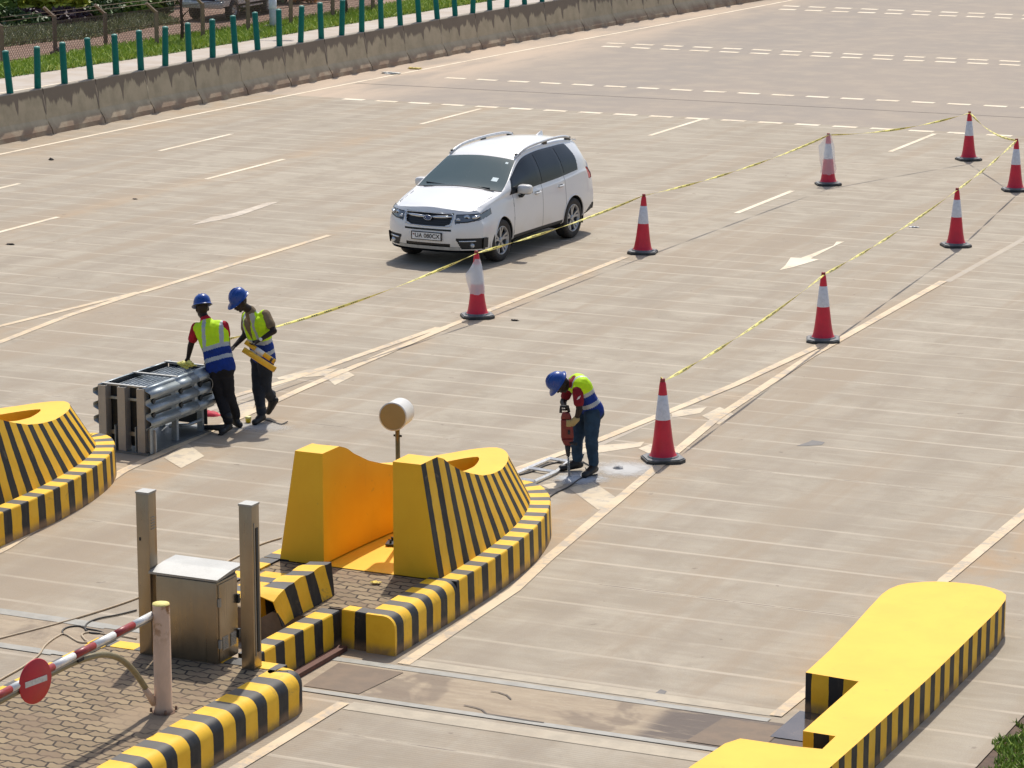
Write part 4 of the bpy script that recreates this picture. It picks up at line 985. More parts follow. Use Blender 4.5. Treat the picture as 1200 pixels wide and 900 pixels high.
def bush(c, rx, rz, n, leaf, lm, label, trunk=.3, cat='shrub', name='shrub', lobes=9, seed=0, long_=1.0):
    r_ = random.Random(seed+int(c[0]*10)); e = empty(name, c); tag(e, label, cat)
    L = [(Vector((r_.uniform(-1, 1)*rx*.65, r_.uniform(-1, 1)*rx*.65, trunk+rz*r_.uniform(.25, .85))), r_.uniform(.3, .5)) for _ in range(lobes)]
    b = MB(); vs = []; fs = []
    for i in range(n):
        lc, lr = L[r_.randrange(lobes)]
        v = Vector((r_.gauss(0, 1), r_.gauss(0, 1), r_.gauss(0, 1))).normalized()*(r_.random()**.45)
        p_ = lc+Vector((v.x*rx*lr, v.y*rx*lr, v.z*rz*lr)); u_ = Vector((r_.gauss(0, 1), r_.gauss(0, 1), r_.gauss(0, .6))).normalized(); w_ = u_.cross(Vector((r_.gauss(0, 1), r_.gauss(0, 1), r_.gauss(0, 1)))).normalized()
        s_ = leaf*r_.uniform(.6, 1.4); k = len(vs); vs += [p_-u_*s_*long_, p_-w_*s_*.45, p_+u_*s_*long_, p_+w_*s_*.45]; fs.append((k, k+1, k+2, k+3))
    b.add(vs, fs); b.build('crown', lm, e)
    b = MB()
    for k in range(4):
        lc, lr = L[k]; b.tube([(0, 0, -.1), Vector((lc.x*.3, lc.y*.3, lc.z*.4)), lc], [.05*rx+.02, .035*rx+.015, .012], 7)
    b.build('trunk', M_TRK, e); return e
def bp(px, py, back=0.0, z=ZB):
    x, y_ = lowp(px, py); d = Vector((x, y_)).normalized()*back; return (x+d.x, y_+d.y, z+.0)
bl = [((20, 37), 1.6, .75, 5200, .13, 1, 'very dark shrub mass at far left beyond the bank', 1), ((62, 35), 1.5, .7, 5000, .12, 2, 'dark purple shrub behind the second fence post', 1), ((50, 29), 1.9, 1.7, 6500, .17, 0, 'bright yellow-green shrub at the top left', 1.6),
      ((-5, 32), 1.5, 1.7, 5000, .15, 3, 'mid-green shrub at the top left corner of the photo', 1.2), ((105, 30), 1.5, .8, 5000, .12, 1, 'dark green shrub between the second and third fence posts', 1), ((95, 24), 1.4, 1.4, 4600, .15, 3, 'mid-green shrub above the dark hedge', 1.4),
      ((138, 24), 1.3, 1.0, 4200, .12, 3, 'yellowish strappy shrub right of the third fence post', 1.8), ((165, 20), 1.6, .9, 4600, .11, 1, 'low dark shrub behind the fourth fence post', 1), ((190, 6), 1.5, 1.3, 3000, .12, 1, 'dark shrub left of the white pickup', 1),
      ((300, 14), .9, 1.1, 2600, .10, 3, 'small grey-green shrub right of the white pickup', 1), ((322, 3), 1.3, 1.2, 3000, .12, 1, 'dark shrub behind the lamp column', 1), ((348, 4), .7, .8, 1600, .09, 4, 'small orange-leaved shrub near the lamp column', 1), ((375, -2), 1.2, 1.0, 2600, .10, 3, 'green shrub at the top edge above the red soil', 1)]
for i, (q_, rx, rz, n, lf, li, lab, lg) in enumerate(bl): bush(bp(*q_), rx, rz, n, lf, LM[li], lab, .0 if rz < 1.6 else .1, seed=i*13, long_=lg)
# thin trees on the verge side of the fence
def sapling(c, h, lean, lab):
    e = empty('young_tree', c); tag(e, lab, 'tree'); b = MB(); b.tube([(0, 0, -.1), (.03, .02, h*.3), (-.05+lean*.5, .03, h*.6), (lean, .05, h)], [.07, .06, .05, .035], 8)
    for k in range(5):
        z_ = h*(.45+.1*k); a = k*2.2; b.tube([(lean*.5, .03, z_), (lean*.5+.35*math.cos(a), .3*math.sin(a), z_+.3)], [.028, .010], 6)
    b.build('trunk', M_TRK, e)
    r_ = random.Random(int(h*100)); vs = []; fs = []; b = MB()
    for i in range(900):
        a = r_.uniform(0, 6.28); rr = r_.uniform(.1, .7); p_ = Vector((lean+rr*math.cos(a), rr*math.sin(a), h*r_.uniform(.85, 1.35))); u_ = Vector((r_.gauss(0, 1), r_.gauss(0, 1), r_.gauss(0, 1))).normalized()*.07; w_ = u_.orthogonal()*.6; k = len(vs); vs += [p_-u_, p_-w_, p_+u_, p_+w_]; fs.append((k, k+1, k+2, k+3))
    b.add(vs[:1200], fs[:300]); b.build('crown', leafmat('rusty_leaves', (.10, .04, .02), (.30, .12, .06)), e)
sapling(bp(213, 50), 2.0, .05, 'thin dark sapling trunk in front of the white pickup'); sapling(bp(405, 19), 1.5, -.05, 'thin dark sapling on the verge right of the lamp column')
lump('stump', (*lowp(68, 66), ZB), .22, M_TRK, 'dark stump at the foot of the second fence post', 'stump', (1, 1, 1.1), .8)
# lamp column base
lc = empty('lamp_column', (*lowp(320, 34), ZB)); tag(lc, 'pale grey lamp column with dark base, cut by the top of the photo', 'lamp column')
b = MB(); b.lathe([(.13, 0), (.13, .9), (.10, .95), (.10, 6.0), (0, 6.0)], n=20); b.build('column', plain('grey_column', (.50, .53, .54), .4, .3), lc)
b = MB(); b.lathe([(.145, .75), (.145, 1.25), (.145, 1.25)], n=20); b.build('collar', plain('pale_collar', (.68, .70, .72), .5), lc)
b = MB(); b.tube([(0, 0, 5.9), (.1, .05, 6.6), (.9, .4, 7.0)], [.09, .06, .05], 10); b.build('arm', plain('grey_column', (.50, .53, .54), .4, .3), lc); b = MB(); b.box((1.2, .53, 7.02), (.7, .3, .12), .4); b.build('lantern', plain('grey_column', (.50, .53, .54), .4, .3), lc)
b = MB(); b.box((0, 0, .06), (.62, .5, .16), .3); b.build('base_cover', M_BLACK, lc)
# ================================================================== WHITE CAR
def car():
    # local x: distance back from the nose, y: to the car's left, z: up
    Lc = 4.58
    S = np.linspace(0, Lc, 420)
    def cv(pts, s, sm=True):
        xs = [p[0] for p in pts]; ys = [p[1] for p in pts]; g = np.interp(np.linspace(-.5, Lc+.5, 1117), xs, ys)
        if sm:
            k = np.exp(-.5*(np.arange(-60, 61)/22.0)**2); k /= k.sum(); g = np.convolve(np.pad(g, 60, 'edge'), k, 'valid')
        return np.interp(s, np.linspace(-.5, Lc+.5, 1117), g)
    ztop = cv([(0, .90), (.12, .965), (.6, 1.04), (1.04, 1.10), (1.10, 1.115), (1.90, 1.565), (2.15, 1.65), (2.7, 1.69), (3.6, 1.68), (4.15, 1.63), (4.30, 1.58), (4.50, 1.12), (4.58, 1.02)], S)
    zb = cv([(0, .86), (.3, .935), (.8, 1.0), (1.2, 1.035), (1.6, 1.045), (3.0, 1.09), (4.0, 1.15), (4.35, 1.13), (4.58, .98)], S)
    wb = cv([(0, .80), (.5, .825), (1.2, .835), (2.2, .845), (3.2, .85), (4.0, .835), (4.4, .80), (4.58, .77)], S)
    wm = cv([(0, .86), (.4, .885), (.93, .905), (1.6, .880), (2.5, .882), (3.2, .895), (3.6, .905), (4.1, .885), (4.58, .84)], S)
    wr = cv([(0, .70), (1.1, .80), (1.3, .785), (1.9, .65), (2.3, .625), (3.4, .61), (4.2, .585), (4.4, .64), (4.58, .68)], S)
    zs = cv([(0, .24), (.25, .21), (.6, .24), (1.3, .27), (3.2, .28), (3.9, .30), (4.3, .32), (4.58, .36)], S)
    cab = cv([(0, 0), (1.05, 0), (1.7, 1), (4.2, 1), (4.58, 0)], S)
    KP = 10; SUB = 12
    prof = np.zeros((len(S), KP, 2))
    for i in range(len(S)):
        hz = max(ztop[i]-zb[i], .02)
        prof[i] = [(0, zs[i]), (wm[i]-.10, zs[i]), (wm[i]-.025, zs[i]+.04), (wm[i], .62), (wb[i]+.022, zb[i]-.12), (wb[i]-.008, zb[i]-.01),
                   (wb[i]+(wr[i]-wb[i])*(.30 if cab[i] < .5 else .42)+.012*cab[i], zb[i]+hz*(.42 if cab[i] > .5 else .42)),
                   (wr[i], ztop[i]-hz*.10-.035*cab[i]), (wr[i]-.085, ztop[i]-.018), (0, ztop[i]+.022)]
    # catmull-rom along the profile
    vv = np.linspace(0, KP-1, (KP-1)*SUB+1)
    def cr(Pf):
        out = np.zeros((len(vv), 2))
        for a, v in enumerate(vv):
            j = min(int(v), KP-2); t_ = v-j; p1 = Pf[j]; p2 = Pf[j+1]; p0 = Pf[j-1] if j else 2*p1-p2; p3 = Pf[j+2] if j < KP-2 else np.array([-Pf[KP-2][0], Pf[KP-2][1]])
            if j in (0, 1): out[a] = p1*(1-t_)+p2*t_; continue
            m1 = (p2-p0)/2; m2 = (p3-p1)/2
            if j == 5: m1 = m1*.6
            out[a] = (2*t_**3-3*t_**2+1)*p1+(t_**3-2*t_**2+t_)*m1+(-2*t_**3+3*t_**2)*p2+(t_**3-t_**2)*m2
        return out
    grid = np.array([cr(prof[i]) for i in range(len(S))])
    def warp(s, y, z):
        a = np.clip(1-s/1.15, 0, 1); ay = np.abs(y)/.88
        nose = .33*ay**3.2*a**1.3 + a**2.2*(np.clip((z-.52)/.42, 0, 1)**2*.14+np.clip((.50-z)/.3, 0, 1)**2*.07)
        b_ = np.clip((s-(Lc-.7))/.7, 0, 1); tail = -(.20*ay**3.5*b_**1.5+b_**3*np.clip((.5-z)/.3, 0, 1)**2*.04)
        return s+nose+tail
    faces = {k: [] for k in ('white', 'seam', 'clad', 'black', 'wind', 'sg0', 'sg1', 'sg2', 'lamp', 'lampw', 'grille', 'fog', 'tail', 'under', 'rearglass', 'lowergrille', 'skid', 'slot')}
    nv = len(vv); V = []; idx = {}
    def addv(s, y, z): V.append((float(warp(s, y, z)), float(y), float(z))); return len(V)-1
    IDs = {}
    for sd in (1, -1):
        for i in range(len(S)):
            for j in range(nv):
                y, z = grid[i, j]; IDs[(sd, i, j)] = addv(S[i], sd*y, z)
    WX = (.94, 3.57)
    def cls(s, v, y, z):
        ay = abs(y)
        for cxw in WX:
            if (s-cxw)**2+(z-.345)**2 < .398**2 and ay > .45 and z < .85: return None
        if v < 1.0: return 'under'
        # glass
        if 7.72 <= v and 1.12 < s < 1.885: 
            return 'wind'
        if 7.50 <= v and 1.09 < s < 1.12: return 'black'
        if 5.10 < v < 6.98 and 1.28 < s < 4.02:
            q = (v-5.10)/1.88; end = 3.86-.28*max(0, q-.45)**1.4-.10*max(0, .35-q); st = 1.30+.16*q
            if s < end and s > st:
                inn = 5.22 < v < 6.86
                if inn and st+.04 < s < 2.36: return 'sg0'
                if inn and 2.47 < s < 3.21-.05*q: return 'sg1'
                if inn and 3.30-.05*q < s < end-.035: return 'sg2'
                return 'black'
        if v < 5.2 and z < .375 and 1.30 < s < 3.20: return 'clad'
        if s > 4.0 and z < .52 and ay > .3 and z < .36+.30*(s-4.0): return 'clad'
        if s > 4.22 and .93 < z < 1.14 and 3.6 < v < 5.35 and (s-4.22) > (1.14-z)*.55: return 'tail'
        if v < 5.1 and ay > .6 and z > .375:
            for sx in (1.38, 2.42, 3.26-.0):
                if abs(s-sx-(.05*(z-.7) if sx == 1.38 else 0)) < .007: return 'seam'
        if v > 5.6 and abs(s-1.05) < .006 and ay < .72: return 'seam'
        if v > 4.8 and s < 1.05 and .12 < s and abs(ay-(.70+.03*s)) < .006: return 'seam'
        # headlamp
        if s < .62 and ay > .47:
            lo = .70+.055*max(0, (ay-.5)/.3)+.12*s; hi = .845+.02*(ay-.5)+.15*s
            if lo < z < hi and s < .46 and v < 6: return 'lamp'
        return 'white'
    def front(y, z):
        ay = abs(y)
        if .655 < z < .865 and ay < .39+.04*(z-.655)/.2 - (.10*max(0, .70-z)/.045 if z < .70 else 0): return 'grille'
        if .585 < z < .615 and ay < .42: return 'slot'
        if ay > .47 and .70+.05*(ay-.47)/.3 < z < .845: return 'lamp'
        if .295 < z < .475 and ay > .49+(.475-z)*.45: return 'fog'
        if .325 < z < .385 and ay < .40: return 'lowergrille'
        if .24 < z < .325 and ay < .55: return 'skid'
        return 'white'
    for sd in (1, -1):
        for i in range(len(S)-1):
            for j in range(nv-1):
                y = (grid[i, j, 0]+grid[i+1, j+1, 0])/2; z = (grid[i, j, 1]+grid[i+1, j+1, 1])/2; s = (S[i]+S[i+1])/2; v = (vv[j]+vv[j+1])/2
                k = cls(s, v, y, z)
                if k is None: continue
                if s < .20 and v < 5 and k == 'white' and .30 < z < .475: k = 'fog'
                f = (IDs[(sd, i, j)], IDs[(sd, i, j+1)], IDs[(sd, i+1, j+1)], IDs[(sd, i+1, j)])
                faces[k].append(f if sd < 0 else f[::-1])
    # nose and tail caps: rows between the left and right profile
    NC = 110
    def cap(i, fr):
        rows = [j for j in range(nv) if vv[j] >= 2.0]
        zrow = grid[i][rows, 1]; yrow = grid[i][rows, 0]; C = []
        # monotone in z: resample onto even z
        zz_ = np.linspace(zrow.min(), zrow.max(), 64); order = np.argsort(zrow); yy_ = np.interp(zz_, zrow[order], yrow[order])
        for a in range(len(zz_)):
            C.append([addv(S[i], yy_[a]*(2*k/NC-1), zz_[a]) for k in range(NC+1)])
        for a in range(len(zz_)-1):
            for k in range(NC):
                y = yy_[a]*(2*(k+.5)/NC-1); z = (zz_[a]+zz_[a+1])/2; kk = front(y, z) if fr else ('clad' if z < .5 else 'white')
                f = (C[a][k], C[a][k+1], C[a+1][k+1], C[a+1][k]); faces[kk].append(f[::-1] if fr else f)
    cap(0, True); cap(len(S)-1, False)
    root = empty('parked_car'); tag(root, 'white estate SUV with roof rails and dark windows standing on the empty lanes', 'car')
    t = NT('car_white'); o = t.objc(); n = t.noise(o, 2.0, 4); zz_ = t.sep(o)[2]
    c = t.mix(t.math('MULTIPLY', t.smooth(zz_, .75, .3), t.smooth(n, .3, .7, .15, .6)), (.80, .80, .795), (.62, .56, .46))
    t.color(c); t.rough(.28); t.b.inputs['Coat Weight'].default_value = .7; t.b.inputs['Coat Roughness'].default_value = .06; CW = t.m
    GB = plain('car_gloss_black', (.010, .011, .013), .16, 0, .02); CL = plain('car_cladding', (.022, .023, .025), .6); SEAM = plain('car_seam', (.16, .16, .16), .7)
    t = NT('car_side_glass'); t.color((.012, .016, .020)); t.rough(.04); t.b.inputs['Specular IOR Level'].default_value = .35; SG = t.m
    t = NT('car_windscreen'); t.color((.030, .078, .092)); t.rough(.03); t.b.inputs['Specular IOR Level'].default_value = .55; t.b.inputs['Alpha'].default_value = .93; WG = t.m
    CHR = plain('car_chrome', (.62, .64, .66), .18, .9, .03); TL = plain('car_tail_red', (.55, .01, .03), .2); LH = plain('lamp_housing', (.55, .57, .60), .12, .6, .3, 40)
    t = NT('lamp_glass'); t.color((.16, .17, .18)); t.rough(.05); t.b.inputs['Metallic'].default_value = .35; t.b.inputs['Coat Weight'].default_value = 1.0; LG = t.m
    t = NT('grille_mesh'); yz = t.objc(); q = t.sep(yz); w_ = t.math('GREATER_THAN', t.math('ABSOLUTE', t.math('SUBTRACT', t.math('FRACT', t.math('MULTIPLY', q[2], 30)), .5)), .32); t.color(t.mix(w_, (.008, .008, .009), (.022, .022, .025))); t.rough(.4); GM = t.m
    SKD = plain('skid_grey', (.45, .44, .40), .5)
    def mk(name, keys, mats, off=0.0, par=root, solid=0):
        b = MB(); used = {}; m = 0
        for m, k in enumerate(keys):
            for f in faces[k]:
                q = []
                for i in f:
                    if i not in used: used[i] = len(b.v); b.v.append(V[i])
                    q.append(used[i])
                b.f.append(q); b.m.append(m); b.uv.append(None); b.sm.append(True)
        o = b.build(name, mats, par)
        if off:
            me = o.data; nn = [v.normal.copy() for v in me.vertices]
            for v, q in zip(me.vertices, nn): v.co += q*off
        return o
    body = mk('body', ['white', 'seam', 'under'], [CW, SEAM, CL])
    mk('window_trim', ['black'], [GB], -.004, body); mk('sill_cladding', ['clad'], [CL], .006, body)
    mk('windscreen', ['wind'], [WG], -.003)
    # split side windows and lamps left/right
    def halves(key, name, mat, off, par=root, lab=None):
        fs = faces[key]
        for sgn in (1, -1):
            faces['_h'] = [f for f in fs if sum(V[i][1] for i in f)*sgn > 0]
            if faces['_h']: mk(name, ['_h'], [mat], off, par)
    for k in ('sg0', 'sg1', 'sg2'): halves(k, 'side_window', SG, -.008)
    halves('lamp', 'headlight', LG, .004); halves('tail', 'tail_light', TL, .008); halves('fog', 'fog_light_recess', CL, -.02)
    gr = mk('grille', ['grille'], [GM], -.025); mk('bumper_slot', ['slot'], [GB], -.015, body); mk('lower_grille', ['lowergrille'], [GB], -.015, body); mk('skid_plate', ['skid'], [SKD], .006, body)
    def fx(y, z, s=0.0, d=0.0): return float(warp(s, y, z))-d
    # grille frame, wing bar, badge
    b = MB(); ring_ = [(-.40, .855), (.40, .855), (.43, .80), (.41, .70), (.35, .655), (-.35, .655), (-.41, .70), (-.43, .80), (-.40, .855)]
    b.tube([(fx(y, z, 0, .004), y, z) for y, z in smooth_pts([Vector((a, c_, 0)) for a, c_ in ring_], 3) and [(p_[0], p_[1]) for p_ in smooth_pts([Vector((a, c_, 0)) for a, c_ in ring_], 3)]], .010, 6); b.build('grille_frame', CHR, gr)
    for sg in (1, -1):
        b = MB(); b.tube([(fx(y, z, 0, .0), y, z) for y, z in ((sg*.05, .795), (sg*.18, .80), (sg*.30, .805), (sg*.41, .815))], [.022, .026, .024, .014], 8); b.build('wing_bar', CHR, gr)
    b = MB(); b.lathe([(0, .012), (.055, .012), (.062, .006), (.064, -.005)], (fx(0, .785, 0, .022), 0, .785), 28, rot=Matrix.Rotation(R(-90), 3, 'Y') @ Matrix.Diagonal((.62, 1.12, 1))); bd = b.build('badge', plain('badge_blue', (.02, .05, .16), .2, .4), gr)
    for y_, z_, r_ in ((.035, .79, .010), (-.01, .80, .006), (-.03, .79, .006), (-.012, .775, .006), (.012, .772, .006), (-.035, .775, .005)):
        b = MB(); b.lathe([(0, .004), (r_, 0)], (fx(0, .785, 0, .036), y_, z_), 6, rot=Matrix.Rotation(R(-90), 3, 'Y')); b.build('badge_star', CHR, bd)
    b = MB(); b.tube([(fx(0, .785, 0, .030), .070*math.cos(a), .785+.038*math.sin(a)) for a in np.linspace(0, 2*math.pi, 29)], .006, 6); b.build('badge_ring', CHR, bd)
    # plate
    pz, px_ = .490, fx(.2, .49, 0, .012)-.008
    b = MB(); b.box((px_+.004, 0, pz), (.012, .56, .135)); pf = b.build('number_plate_frame', GB, root)
    b = MB(); b.box((px_-.004, 0, pz), (.006, .52, .108)); pl = b.build('number_plate', plain('plate_white', (.78, .78, .76), .45), pf)
    cu = bpy.data.curves.new('plate_text', 'FONT'); cu.body = 'UA 080CX'; cu.size = .098; cu.align_x = 'CENTER'; cu.align_y = 'CENTER'; cu.extrude = .001; cu.space_character = 1.02; cu.offset = .0016
    to = bpy.data.objects.new('plate_text', cu); col.objects.link(to); dg = bpy.context.evaluated_depsgraph_get(); dg.update()
    me = bpy.data.meshes.new_from_object(to.evaluated_get(dg)); bpy.data.objects.remove(to); me.materials.append(GB)
    to = bpy.data.objects.new('plate_letters', me); col.objects.link(to); to.parent = pl; to.rotation_euler = (R(90), 0, R(-90)); to.location = (px_-.009, -.018, pz)
    b = MB(); b.box((px_-.008, .232, pz+.02), (.003, .028, .022)); b.build('plate_flag', plain('plate_flag', (.25, .08, .05), .5), pl)
    # headlamp internals, fog lamps
    for o in [c_ for c_ in kids(root) if c_.name.startswith('headlight')]:
        sg = 1 if sum(v.co.y for v in o.data.vertices) > 0 else -1
        b = MB(); c0 = (fx(.64, .79, .02, .012), sg*.63, .785); b.lathe([(0, .006), (.034, .008), (.056, .004), (.064, -.01)], c0, 24, rot=Matrix.Rotation(R(-90), 3, 'Y') @ Matrix.Rotation(R(-25)*sg, 3, 'X')); b.build('projector', CHR, o)
        b = MB(); b.lathe([(0, .014), (.030, .010)], c0, 20, rot=Matrix.Rotation(R(-90), 3, 'Y') @ Matrix.Rotation(R(-25)*sg, 3, 'X')); b.build('lens', plain('dark_lens', (.02, .02, .025), .08), o)
        b = MB(); b.tube([(fx(y, z, s, .006), sg*y, z) for y, z, s in ((.48, .735, 0), (.56, .73, 0), (.66, .735, 0), (.76, .76, .0), (.81, .80, .02))], .010, 6); b.build('lamp_bezel', GB, o)
        b = MB(); b.tube([(fx(y, z, s, .010), sg*y, z) for y, z, s in ((.71, .80, 0), (.76, .81, 0), (.80, .825, .01))], [.026, .03, .022], 8); b.build('reflector', CHR, o)
        b = MB(); b.tube([(fx(y, z, s, .008), sg*y, z) for y, z, s in ((.49, .775, 0), (.55, .77, 0))], [.02, .022], 8); b.build('indicator', LH, o)
        b = MB(); b.tube([(fx(y, z, s, .004), sg*y, z) for y, z, s in ((.48, .845, 0), (.60, .85, 0), (.72, .855, 0), (.81, .862, .01), (.845, .90, .20))], .007, 6); b.build('brow_strip', GB, o)
    for o in [c_ for c_ in kids(root) if c_.name.startswith('fog_light')]:
        sg = 1 if sum(v.co.y for v in o.data.vertices) > 0 else -1
        b = MB(); b.tube([(fx(y, .425, .0, .006), sg*y, .425+.01*(y-.5)) for y in (.55, .62, .70, .78)], .013, 6); b.build('fog_bar', CHR, o)
        b = MB(); b.lathe([(0, .01), (.034, .008), (.042, -.01)], (fx(.72, .355, 0, .0), sg*.72, .355), 18, rot=Matrix.Rotation(R(-90), 3, 'Y')); b.build('fog_lamp', LH, o)
    # wheel wells, axle stubs
    for cxw in WX:
        for sg in (1, -1):
            b = MB(); n = 22; vs = []
            for yq in (sg*.50, sg*.872):
                for k in range(n+1):
                    a = -.35+(math.pi+.7)*k/n; vs.append((cxw+.403*math.cos(a), yq, .345+.403*math.sin(a)))
            b.add(vs, [(k, k+1, n+2+k, n+1+k) for k in range(n)]); b.add(vs[:n+1], [list(range(n+1))]); b.build('wheel_well', CL, body)
    for cxw in WX:
        for sg in (1, -1):
            pts = []
            for k in range(41):
                a = -.12+(math.pi+.24)*k/40; s_, z_ = cxw+.398*math.cos(a), .345+.398*math.sin(a); i_ = int(np.argmin(np.abs(S-s_)))
                lo = 2*SUB-6; y_ = float(np.interp(z_, grid[i_, lo:5*SUB, 1], grid[i_, lo:5*SUB, 0])); pts.append((float(warp(s_, y_, z_)), sg*(y_-.004), z_))
            b = MB(); b.tube(pts, .013, 6); b.build('arch_lip', CW, body)
    b = MB(); b.box((2.3, 0, .36), (3.6, 1.1, .16)); b.build('floor_pan', CL, body)
    # wheels
    TY = plain('tyre', (.028, .026, .024), .75, 0, .25, 30, dirt=((.12, .09, .07), .45)); RD = plain('rim_dark', (.02, .02, .022), .35, .3); RB = plain('rim_bright', (.42, .43, .44), .35, .6, .05)
    def wheel(cx_, sg):
        w = empty('wheel', (cx_, sg*.775, .345)); w.parent = root
        M = Matrix.Rotation(R(-90)*sg, 3, 'X')
        b = MB(); b.lathe([(.215, -.10), (.30, -.112), (.335, -.10), (.345, -.06), (.345, .06), (.335, .098), (.305, .112), (.245, .110), (.232, .098), (.232, -.02), (0, -.03)], n=48, rot=M); b.build('tyre', TY, w)
        b = MB(); b.lathe([(.236, .100), (.228, .110), (.219, .104), (.214, .06), (.20, .02), (0, .015)], n=48, rot=M, ms=[0, 0, 0, 1, 1]); rim = b.build('rim', [RB, RD], w)
        for k in range(5):
            a0 = 2*math.pi*k/5+.3
            b = MB()
            for da in (-.16, .16):
                pts = []
                for r_, dd in ((.035, .075), (.12, .078), (.222, .098)):
                    for s_ in (-1, 1):
                        aa = a0+da*(r_/.222)**.5*1.25; wd = .015+.008*(r_/.222)
                        x_, y_ = r_*math.cos(aa)-s_*wd/1*math.sin(aa)*.9, r_*math.sin(aa)+s_*wd/1*math.cos(aa)*.9; pts.append((x_, y_, dd))
                vs = [M @ Vector(p_) for p_ in pts]+[M @ Vector((p_[0], p_[1], p_[2]-.035)) for p_ in pts]
                b.add(vs, [(0, 1, 3, 2), (2, 3, 5, 4), (0, 2, 8, 6), (2, 4, 10, 8), (3, 1, 7, 9), (5, 3, 9, 11)])
            b.build('spoke', RB, w)
        b = MB(); b.lathe([(.052, .06), (.050, .084), (.03, .09), (0, .091)], n=20, rot=M); b.build('hub_cap', RB, w)
        return w
    for cxw in WX:
        for sg in (1, -1): wheel(cxw, sg)
    # mirrors, handles, rails, fin, wipers, interior
    for sg in (1, -1):
        m = empty('mirror', (1.60, sg*.96, 1.10)); m.parent = root
        b = MB(); vs = []; n = 10
        for i in range(n+1):
            th = math.pi*i/n
            for j in range(20):
                ph = 2*math.pi*j/20; x_ = math.sin(th)*math.cos(ph); y_ = math.sin(th)*math.sin(ph); z_ = math.cos(th)
                f_ = lambda a_: math.copysign(abs(a_)**.6, a_)
                vs.append((f_(x_)*.085, f_(y_)*.125, f_(z_)*.082))
        b.add(vs, [(i*20+j, (i+1)*20+j, (i+1)*20+(j+1) % 20, i*20+(j+1) % 20) for i in range(n) for j in range(20)], [1 if i > 6 else 0 for i in range(n) for j in range(20)], smooth=True); b.build('mirror_cap', [CW, GB], m)
        b = MB(); b.box((.078, 0, .0), (.012, .20, .125)); b.build('mirror_glass', GB, m)
        b = MB(); b.tube([(0, -sg*.03, -.07), (0.0, -sg*.06, -.11), (.01, -sg*.12, -.12)], [.035, .032, .03], 10); b.build('mirror_arm', GB, m)
        for sx in (2.22, 3.08):
            b = MB(); yv = .895; b.tube([(sx-.10, sg*(yv-.015), .955), (sx-.06, sg*(yv+.012), .958), (sx+.06, sg*(yv+.012), .962), (sx+.10, sg*(yv-.015), .965)], .014, 8); b.build('door_handle', CW, body)
            b = MB(); b.box((sx, sg*(yv-.020), .957), (.13, .012, .05)); b.build('handle_recess', SEAM, body)
        rl = empty('roof_rail', (0, 0, 0)); rl.parent = root
        path = [(1.92, .605, 1.56), (2.15, .598, 1.635), (2.5, .59, 1.685), (3.2, .575, 1.708), (3.75, .56, 1.695), (4.0, .55, 1.655), (4.06, .548, 1.62)]
        b = MB(); b.tube(smooth_pts([Vector((a_, sg*b_, c_)) for a_, b_, c_ in path], 6), .023, 10); b.build('rail_bar', plain('rail_silver', (.60, .61, .62), .35, .3), rl)
        for a_, b_, c_, l_ in ((2.03, .60, 1.585, .16), (3.05, .578, 1.675, .14), (3.98, .552, 1.63, .18)):
            b = MB(); b.box((a_, sg*b_, c_), (l_, .034, .065)); b.build('rail_foot', GB, rl)
    b = MB(); b.add([(3.88, -.018, 1.665), (4.12, -.022, 1.64), (4.12, .022, 1.64), (3.88, .018, 1.665), (4.09, 0, 1.735), (4.12, 0, 1.72)], [(0, 1, 5, 4), (3, 4, 5, 2), (0, 4, 3), (1, 2, 5)]); b.build('antenna_fin', CW, root)
    b = MB(); b.box((4.27, 0, 1.585), (.20, 1.05, .025), rot=Matrix.Rotation(R(8), 3, 'Y')); b.build('rear_spoiler', CW, body)
    for y0 in (-.55, .08):
        b = MB(); b.tube([(1.13, y0, 1.150), (1.16, y0+.30, 1.160), (1.19, y0+.58, 1.170)], .009, 6); b.build('wiper', GB, root)
    b = MB(); b.box((1.115, 0, 1.118), (.07, 1.30, .012)); b.build('cowl', GB, body)
    INT = plain('interior_grey', (.045, .06, .065), .8); INL = plain('seat_grey', (.24, .27, .28), .8)
    b = MB(); b.box((1.55, 0, .93), (.55, 1.36, .24)); bevel(b.build('dashboard', INT, root), .06, 3)
    for sg in (1, -1):
        st = empty('seat', (2.3, sg*.36, .5)); st.parent = root
        b = MB(); b.box((0, 0, .12), (.52, .5, .16)); bevel(b.build('seat_cushion', INL, st), .05, 3)
        b = MB(); b.box((.28, 0, .45), (.14, .48, .62), rot=Matrix.Rotation(R(18), 3, 'Y')); bevel(b.build('seat_back', INL, st), .05, 3)
        b = MB(); b.box((.37, 0, .84), (.09, .26, .18), rot=Matrix.Rotation(R(12), 3, 'Y')); bevel(b.build('headrest', INL, st), .04, 3)
    b = MB(); b.tube([(1.82+.07*math.sin(a), .36+.18*math.cos(a), 1.00+.17*math.sin(a)) for a in np.linspace(0, 2*math.pi, 25)], .016, 8); b.build('steering_wheel', GB, root)
    b = MB(); b.box((2.15, .0, 1.40), (.08, .25, .07)); b.build('rear_view_mirror', GB, root)
    b = MB(); b.box((3.2, 0, .75), (.2, 1.3, .75)); b.build('rear_seat', INT, root)
    # paper stickers inside the screen: follow the screen slope
    def ws(y, s_): 
        i = int(np.argmin(np.abs(S-s_))); z_ = float(np.interp(abs(y), grid[i, -13:, 0][::-1], grid[i, -13:, 1][::-1])); return Vector((float(warp(s_, y, z_)), y, z_+.004))
    for (y0, s0, w_, l_) in ((-.58, 1.32, .11, .085), (-.56, 1.74, .05, .05)):
        b = MB(); b.add([ws(y0, s0), ws(y0+w_, s0), ws(y0+w_, s0+l_), ws(y0, s0+l_)], [(0, 1, 2, 3)]); b.build('screen_sticker', plain('sticker_pale', (.62, .72, .74), .5), root)
    return root
